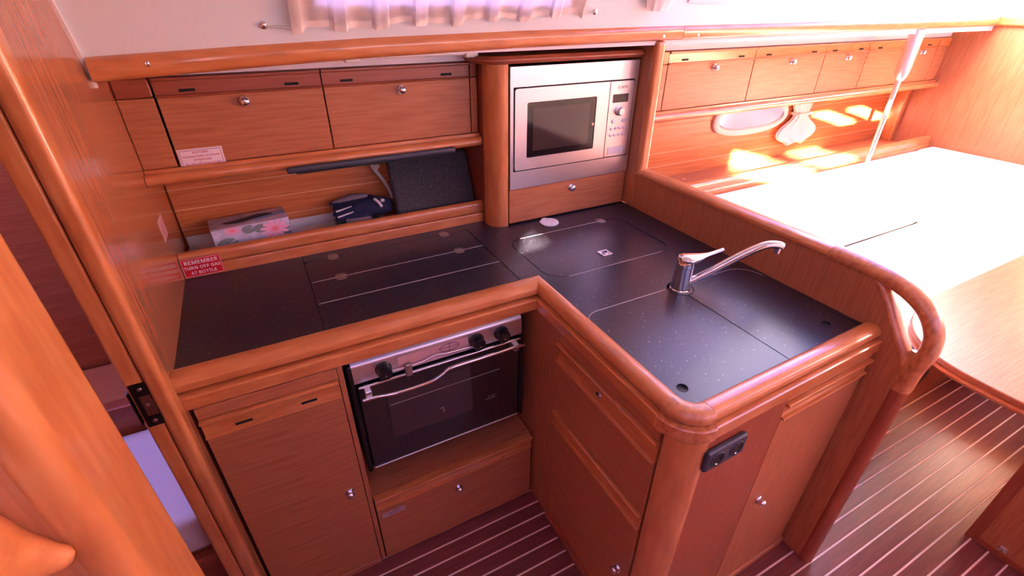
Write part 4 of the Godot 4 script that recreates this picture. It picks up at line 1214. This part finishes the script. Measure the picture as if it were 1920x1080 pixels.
func ribbed(y: float) -> PackedVector3Array:
	# lies on the shelf and turns up against the hull
	var pr := PackedVector2Array()
	for p in [[0.0, 0.0], [0.155, 0.0], [0.163, 0.004], [0.166, 0.012], [0.166, 0.038], [0.162, 0.038], [0.162, 0.012], [0.158, 0.005], [0.153, 0.003], [0.0, 0.003]]: pr.append(Vector2(p[0], p[1]))
	return sweep(pr, [[Vector3(-0.972, y - 0.0003, -0.531), Vector3(0, 0, -1), Vector3.UP], [Vector3(-0.31, y - 0.0003, -0.531), Vector3(0, 0, -1), Vector3.UP]])

func lily_print() -> Array:
	var W := 512
	var a := Image.create(W, 256, false, Image.FORMAT_RGB8)
	var b := Image.create(W, 200, false, Image.FORMAT_RGB8)
	var n := FastNoiseLite.new()
	n.seed = 8
	n.frequency = 0.012
	for yy in 256:
		for xx in W:
			var v := n.get_noise_2d(xx, yy) * 0.12
			a.set_pixel(xx, yy, Color(0.66 + v, 0.62 + v, 0.68 + v))
			if xx > 290 and yy > 150 - (xx - 290) * 0.25 and yy < 205 - (xx - 290) * 0.28: a.set_pixel(xx, yy, Color(0.45, 0.60, 0.86))
			if yy > 225 - maxf(0.0, xx - 180) * 0.22 and not (xx > 290 and yy < 205 - (xx - 290) * 0.28): a.set_pixel(xx, yy, Color(0.82, 0.80, 0.88))
			if yy < 200: b.set_pixel(xx, yy, Color(0.80 + v, 0.79 + v, 0.88 + v))
	for p in [[80, 120, 70, 50], [235, 35, 46, 32], [320, 45, 58, 34], [480, 110, 60, 46]]: pad(b, p[0], p[1], p[2], p[3])
	lily(b, 130, 22, 60, 36)
	lily(b, 405, 70, 104, 78)
	lily(a, 120, 250, 56, 26)
	lily(a, 430, 30, 44, 18)
	return [ImageTexture.create_from_image(a), ImageTexture.create_from_image(b)]

func pad(im: Image, cx: int, cy: int, rx: int, ry: int) -> void:
	for y in range(maxi(0, cy - ry), mini(im.get_height(), cy + ry)):
		for x in range(maxi(0, cx - rx), mini(im.get_width(), cx + rx)):
			var d := Vector2(float(x - cx) / rx, float(y - cy) / ry)
			if d.length() < 1.0 and not (absf(d.angle() + 0.6) < 0.12):
				var k := 0.06 * sin(d.angle() * 14.0)
				im.set_pixel(x, y, Color(0.52 + k, 0.58 + k, 0.58 + k))

func lily(im: Image, cx: int, cy: int, rx: int, ry: int) -> void:
	for y in range(maxi(0, cy - ry), mini(im.get_height(), cy + ry)):
		for x in range(maxi(0, cx - rx), mini(im.get_width(), cx + rx)):
			var d := Vector2(float(x - cx) / rx, float(y - cy) / ry)
			var reach := 0.50 + 0.48 * pow(absf(cos(d.angle() * 5.5 + 0.4)), 0.7)
			if d.length() < reach:
				var s := d.length() / reach
				im.set_pixel(x, y, Color(0.98, 0.72 - 0.25 * (1.0 - s), 0.50).lerp(Color(0.96, 0.78, 0.88), smoothstep(0.12, 0.5, s)).lerp(Color(0.93, 0.55, 0.72), 0.5 * absf(sin(d.angle() * 5.5))))

# ------------------------------------------------------------------ tap, socket, stickers, curtain and other fittings
func build_fittings() -> void:
	var f := thing("mixer_tap", "chrome single-lever mixer tap with long swung spout over the sink lids", "tap", Vector3(0.348, YC, 0.252))
	var c := Vector3(0.348, YC, 0.252)
	var body := PackedVector2Array()
	for p in [[0, 0], [0.031, 0], [0.031, 0.003], [0.0285, 0.006], [0.0275, 0.075], [0.0272, 0.076], [0.0272, 0.0785], [0.0278, 0.080], [0.0268, 0.100], [0.022, 0.109], [0.012, 0.114], [0, 0.115]]: body.append(Vector2(p[0], p[1]))
	part(f, "mounting_plate", lathe_at(PackedVector2Array([Vector2(0, -0.0032), Vector2(0.0385, -0.0032), Vector2(0.0385, 0.0), Vector2(0, 0.0)]), c, 28), "laminate")
	part(f, "body", lathe_at(body, c, 32), "chrome", 35.0)
	var lever := []
	for i in 12:
		var s := i / 11.0
		var ctr := c + Vector3(lerpf(-0.024, 0.118, s), 0.104 + 0.012 * s - 0.006 * sin(s * PI), lerpf(0.0, 0.026, s))
		var wd := lerpf(0.028, 0.008, smoothstep(0.15, 0.75, s)) * (0.35 if i == 0 else 0.85 if i == 1 else 0.9 if i == 11 else 1.0)
		var th := lerpf(0.013, 0.0045, smoothstep(0.2, 0.8, s)) * (0.5 if i == 0 else 1.0)
		var ring := PackedVector3Array()
		for k in 16:
			var a := TAU * k / 16.0
			ring.append(ctr + Vector3(-0.18, 0, 0.98) * cos(a) * wd + Vector3.UP * sin(a) * th)
		lever.append(ring)
	part(f, "lever", loft(lever), "chrome", 60.0)
	var sp := smooth_path([c + Vector3(0.010, 0.030, 0.020), c + Vector3(0.060, 0.062, 0.042), c + Vector3(0.130, 0.114, 0.076), c + Vector3(0.168, 0.141, 0.098), c + Vector3(0.192, 0.152, 0.112), c + Vector3(0.214, 0.152, 0.124), c + Vector3(0.226, 0.147, 0.131)], 5)
	part(f, "spout", tube(sp, 0.0118, 16), "chrome", 60.0)
	part(f, "aerator", tube([c + Vector3(0.219, 0.148, 0.127), c + Vector3(0.219, 0.128, 0.127)], 0.0105, 14), "chrome", 40.0)
	# white stopper on the worktop by the microwave
	var sc := thing("white_stopper", "round white plastic stopper lying on the worktop below the microwave", "stopper", Vector3(0.253, YC, -0.352))
	part(sc, "disc", lathe_at(PackedVector2Array([Vector2(0, 0), Vector2(0.036, 0), Vector2(0.038, 0.003), Vector2(0.036, 0.006), Vector2(0.028, 0.007), Vector2(0.026, 0.0055), Vector2(0, 0.006)]), Vector3(0.253, YC, -0.352), 28), "white_plastic", 40.0)
	part(sc, "tab", cbox(Vector3(0.243, YC, -0.396), Vector3(0.262, YC + 0.006, -0.384), 0.002), "white_plastic")
	# twin socket on the end panel
	var T := end_frame(0.0, 0.0)
	var so := thing("twin_socket", "slate grey twin power socket on the peninsula's end panel", "socket", T * Vector3(0.080, 0.772, 0.0))
	part(so, "plate", moved(plate(round_rect(0.016, 0.774, 0.144, 0.836, 0.006, 3), 0.0005, 0.014, 0.004), T), "slate_plastic")
	for x in [0.049, 0.111]:
		var ring := part(so, "socket_well", moved(moved(ring_tri(0.0215, 0.003, 0.003), Transform3D(Basis(Vector3.RIGHT, PI * 0.5), Vector3(x, 0.805, 0.0138))), T), "slate_plastic", 50.0)
		part(ring, "well_floor", moved(plate(disc(x, 0.805, 0.0188), 0.0142, 0.0146), T), "black_plastic")
		for s in [-0.0095, 0.0095]:
			part(ring, "contact_hole", moved(plate(disc(x + s, 0.805, 0.0026, 10), 0.0146, 0.0149), T), "black_gap")
		part(ring, "earth_clip", moved(cbox(Vector3(x - 0.003, 0.7875, 0.0140), Vector3(x + 0.003, 0.7915, 0.0165), 0.0005), T), "chrome")
	# strike plate on the door post
	var st := thing("strike_plate", "black metal strike plate screwed to the door post", "strike plate", Vector3(-1.012, 0.893, 0.13))
	part(st, "plate", holed(-1.026, 0.890, -0.998, 1.004, [[-1.018, 0.918, -0.9979, 0.972]], Vector3(0, 0, 0.1302), Vector3.RIGHT, Vector3.UP, Vector3(0, 0, 1), 0.0025), "strike_black")
	part(st, "side_flange", cbox(Vector3(-1.0345, 0.900, 0.112), Vector3(-1.0325, 0.985, 0.1325)), "strike_black")
	part(st, "keep", cbox(Vector3(-1.018, 0.918, 0.1302), Vector3(-0.998, 0.972, 0.1312)), "bronze")
	for y in [0.904, 0.946, 0.990]:
		put(st, "screw_head", knob_mesh(0.0045, 0.002), "chrome", Transform3D(Basis(Vector3.RIGHT, PI * 0.5), Vector3(-1.010, y, 0.1326 if y != 0.946 else 0.1312)))
	# small lozenge notice on the bulkhead
	var no := thing("bulkhead_notice", "small pinkish notice stuck on the aft bulkhead above the worktop", "notice", Vector3(XL, 1.07, -0.46))
	var ntr := PackedVector3Array()
	ntr = cbox(Vector3(XL + 0.0002, 1.072, -0.497), Vector3(XL + 0.0012, 1.135, -0.424), 0.0003)
	part(no, "plate", ntr, "sticker_pink")
	for k in 6:
		part(no, "print_line", cbox(Vector3(XL + 0.0012, 1.080 + 0.0085 * k, -0.490), Vector3(XL + 0.0014, 1.0825 + 0.0085 * k, -0.431)), "sign_print_red")
	# pleated curtain over the galley window, on cords between two studs
	var foot := Vector3(0, 1.535, -0.341)
	var up := Vector3(0, 0.415, 0.183).normalized()
	var inb := Vector3(0, -up.z, up.y)
	var cu := thing("pleated_curtain", "cream pleated curtain drawn across the galley window above the handrail beam", "curtain", Vector3(-0.13, 1.60, -0.29))
	var cols := 150
	var grid := []
	var back := []
	for j in 9:
		var v := j / 8.0
		var row := []
		var brow := []
		for i in cols + 1:
			var s := float(i) / cols
			var x := lerpf(-0.545, 0.292, s)
			var bottom := lerpf(0.078, 0.110, s) + 0.004 * sin(s * 23.0)
			var hgt := lerpf(bottom, 0.405, v)
			var ph := fposmod(s * 8.0 + 0.12, 1.0)
			var fold := smoothstep(0.0, 0.06, ph) - smoothstep(0.34, 0.42, ph)
			var off := 0.012 + 0.010 * fold + 0.002 * sin(s * 90.0)
			var p := foot + Vector3.RIGHT * x + up * (hgt - 0.006 * fold * (1.0 - v)) + inb * off
			row.append(p)
			brow.append(p - inb * 0.0012)
		grid.append(row)
		back.append(brow)
	var ct := PackedVector3Array()
	for j in 8:
		for i in cols:
			quad(ct, grid[j][i], grid[j][i + 1], grid[j + 1][i + 1], grid[j + 1][i])
			quad(ct, back[j][i], back[j + 1][i], back[j + 1][i + 1], back[j][i + 1])
	part(cu, "cloth", ct, "curtain_cloth", 40.0)
	var hem := PackedVector3Array()
	for i in cols:
		var a: Vector3 = grid[0][i]
		var b: Vector3 = grid[0][i + 1]
		quad(hem, a + inb * 0.0012, b + inb * 0.0012, b + inb * 0.0012 + up * 0.016, a + inb * 0.0012 + up * 0.016)
		quad(hem, a + inb * 0.0002, a + inb * 0.0002 + up * 0.016, b + inb * 0.0002 + up * 0.016, b + inb * 0.0002)
	part(cu, "hem", hem, "curtain_hem", 40.0)
	for e in [[-0.604, 0.086, -0.545, 0.088], [0.347, 0.112, 0.292, 0.120]]:
		var a: Vector3 = foot + Vector3.RIGHT * e[0] + up * e[1] + inb * 0.008
		var b: Vector3 = foot + Vector3.RIGHT * e[2] + up * e[3] + inb * 0.016
		var cord := part(cu, "cord", tube([a, (a + b) * 0.5 + up * 0.002, b], 0.0013, 6), "rope", 60.0)
		part(cord, "cord_return", tube([a - up * 0.002, (a + b) * 0.5 - up * 0.003, b - up * 0.006], 0.0013, 6), "rope", 60.0)
		put(cu, "stud", knob_mesh(0.009, 0.010), "chrome", Transform3D(Basis(Vector3.RIGHT, inb, Vector3.RIGHT.cross(inb)).orthonormalized(), foot + Vector3.RIGHT * e[0] + up * e[1]))
	# end of the next curtain, bunched up against the cabin side
	var rl := thing("bunched_curtain", "bunched cream curtain end on the cabin side above the tall panel", "curtain", Vector3(0.57, 1.66, -0.27))
	var rings := []
	for i in 12:
		var v := i / 11.0
		var half := 0.065 * (0.55 + 0.45 * sin(v * PI * 0.9 + 0.25))
		var ring := PackedVector3Array()
		for k in 30:
			var a := TAU * k / 30.0
			ring.append(foot + Vector3.RIGHT * (0.575 + cos(a) * half * (1.0 + 0.12 * sin(a * 7.0))) + up * lerpf(0.128, 0.34, v) + inb * (0.022 + sin(a) * 0.018 * (1.0 + 0.1 * sin(a * 9.0))))
		rings.append(ring)
	part(rl, "cloth", loft(rings), "curtain_hem", 60.0)

# ------------------------------------------------------------------ close to the camera
func build_foreground() -> void:
	var t := struct("trim_6", rbox(Vector3(-0.928, 0.0, 0.588), Vector3(-0.885, 1.95, 0.716), 0.020, 5), "solid_y", 60.0)
	part(t, "side_board", cbox(Vector3(-1.21, 0.0, 0.672), Vector3(-0.912, 1.95, 0.7135), 0.002), "veneer_y")
	# rounded wooden hand grip fixed to the companionway board
	var g := thing("hand_grip", "rounded wooden hand grip on the companionway board", "grip", Vector3(-1.02, 1.20, 0.72))
	part(g, "grip", blob([[Vector3(-1.04, 1.325, 0.745), Vector3(-0.978, 1.292, 0.740), 0.055, 0.050], [Vector3(-0.978, 1.292, 0.740), Vector3(-0.922, 1.243, 0.722), 0.050, 0.012]], 0.005, 0.01), "solid_x", 60.0)
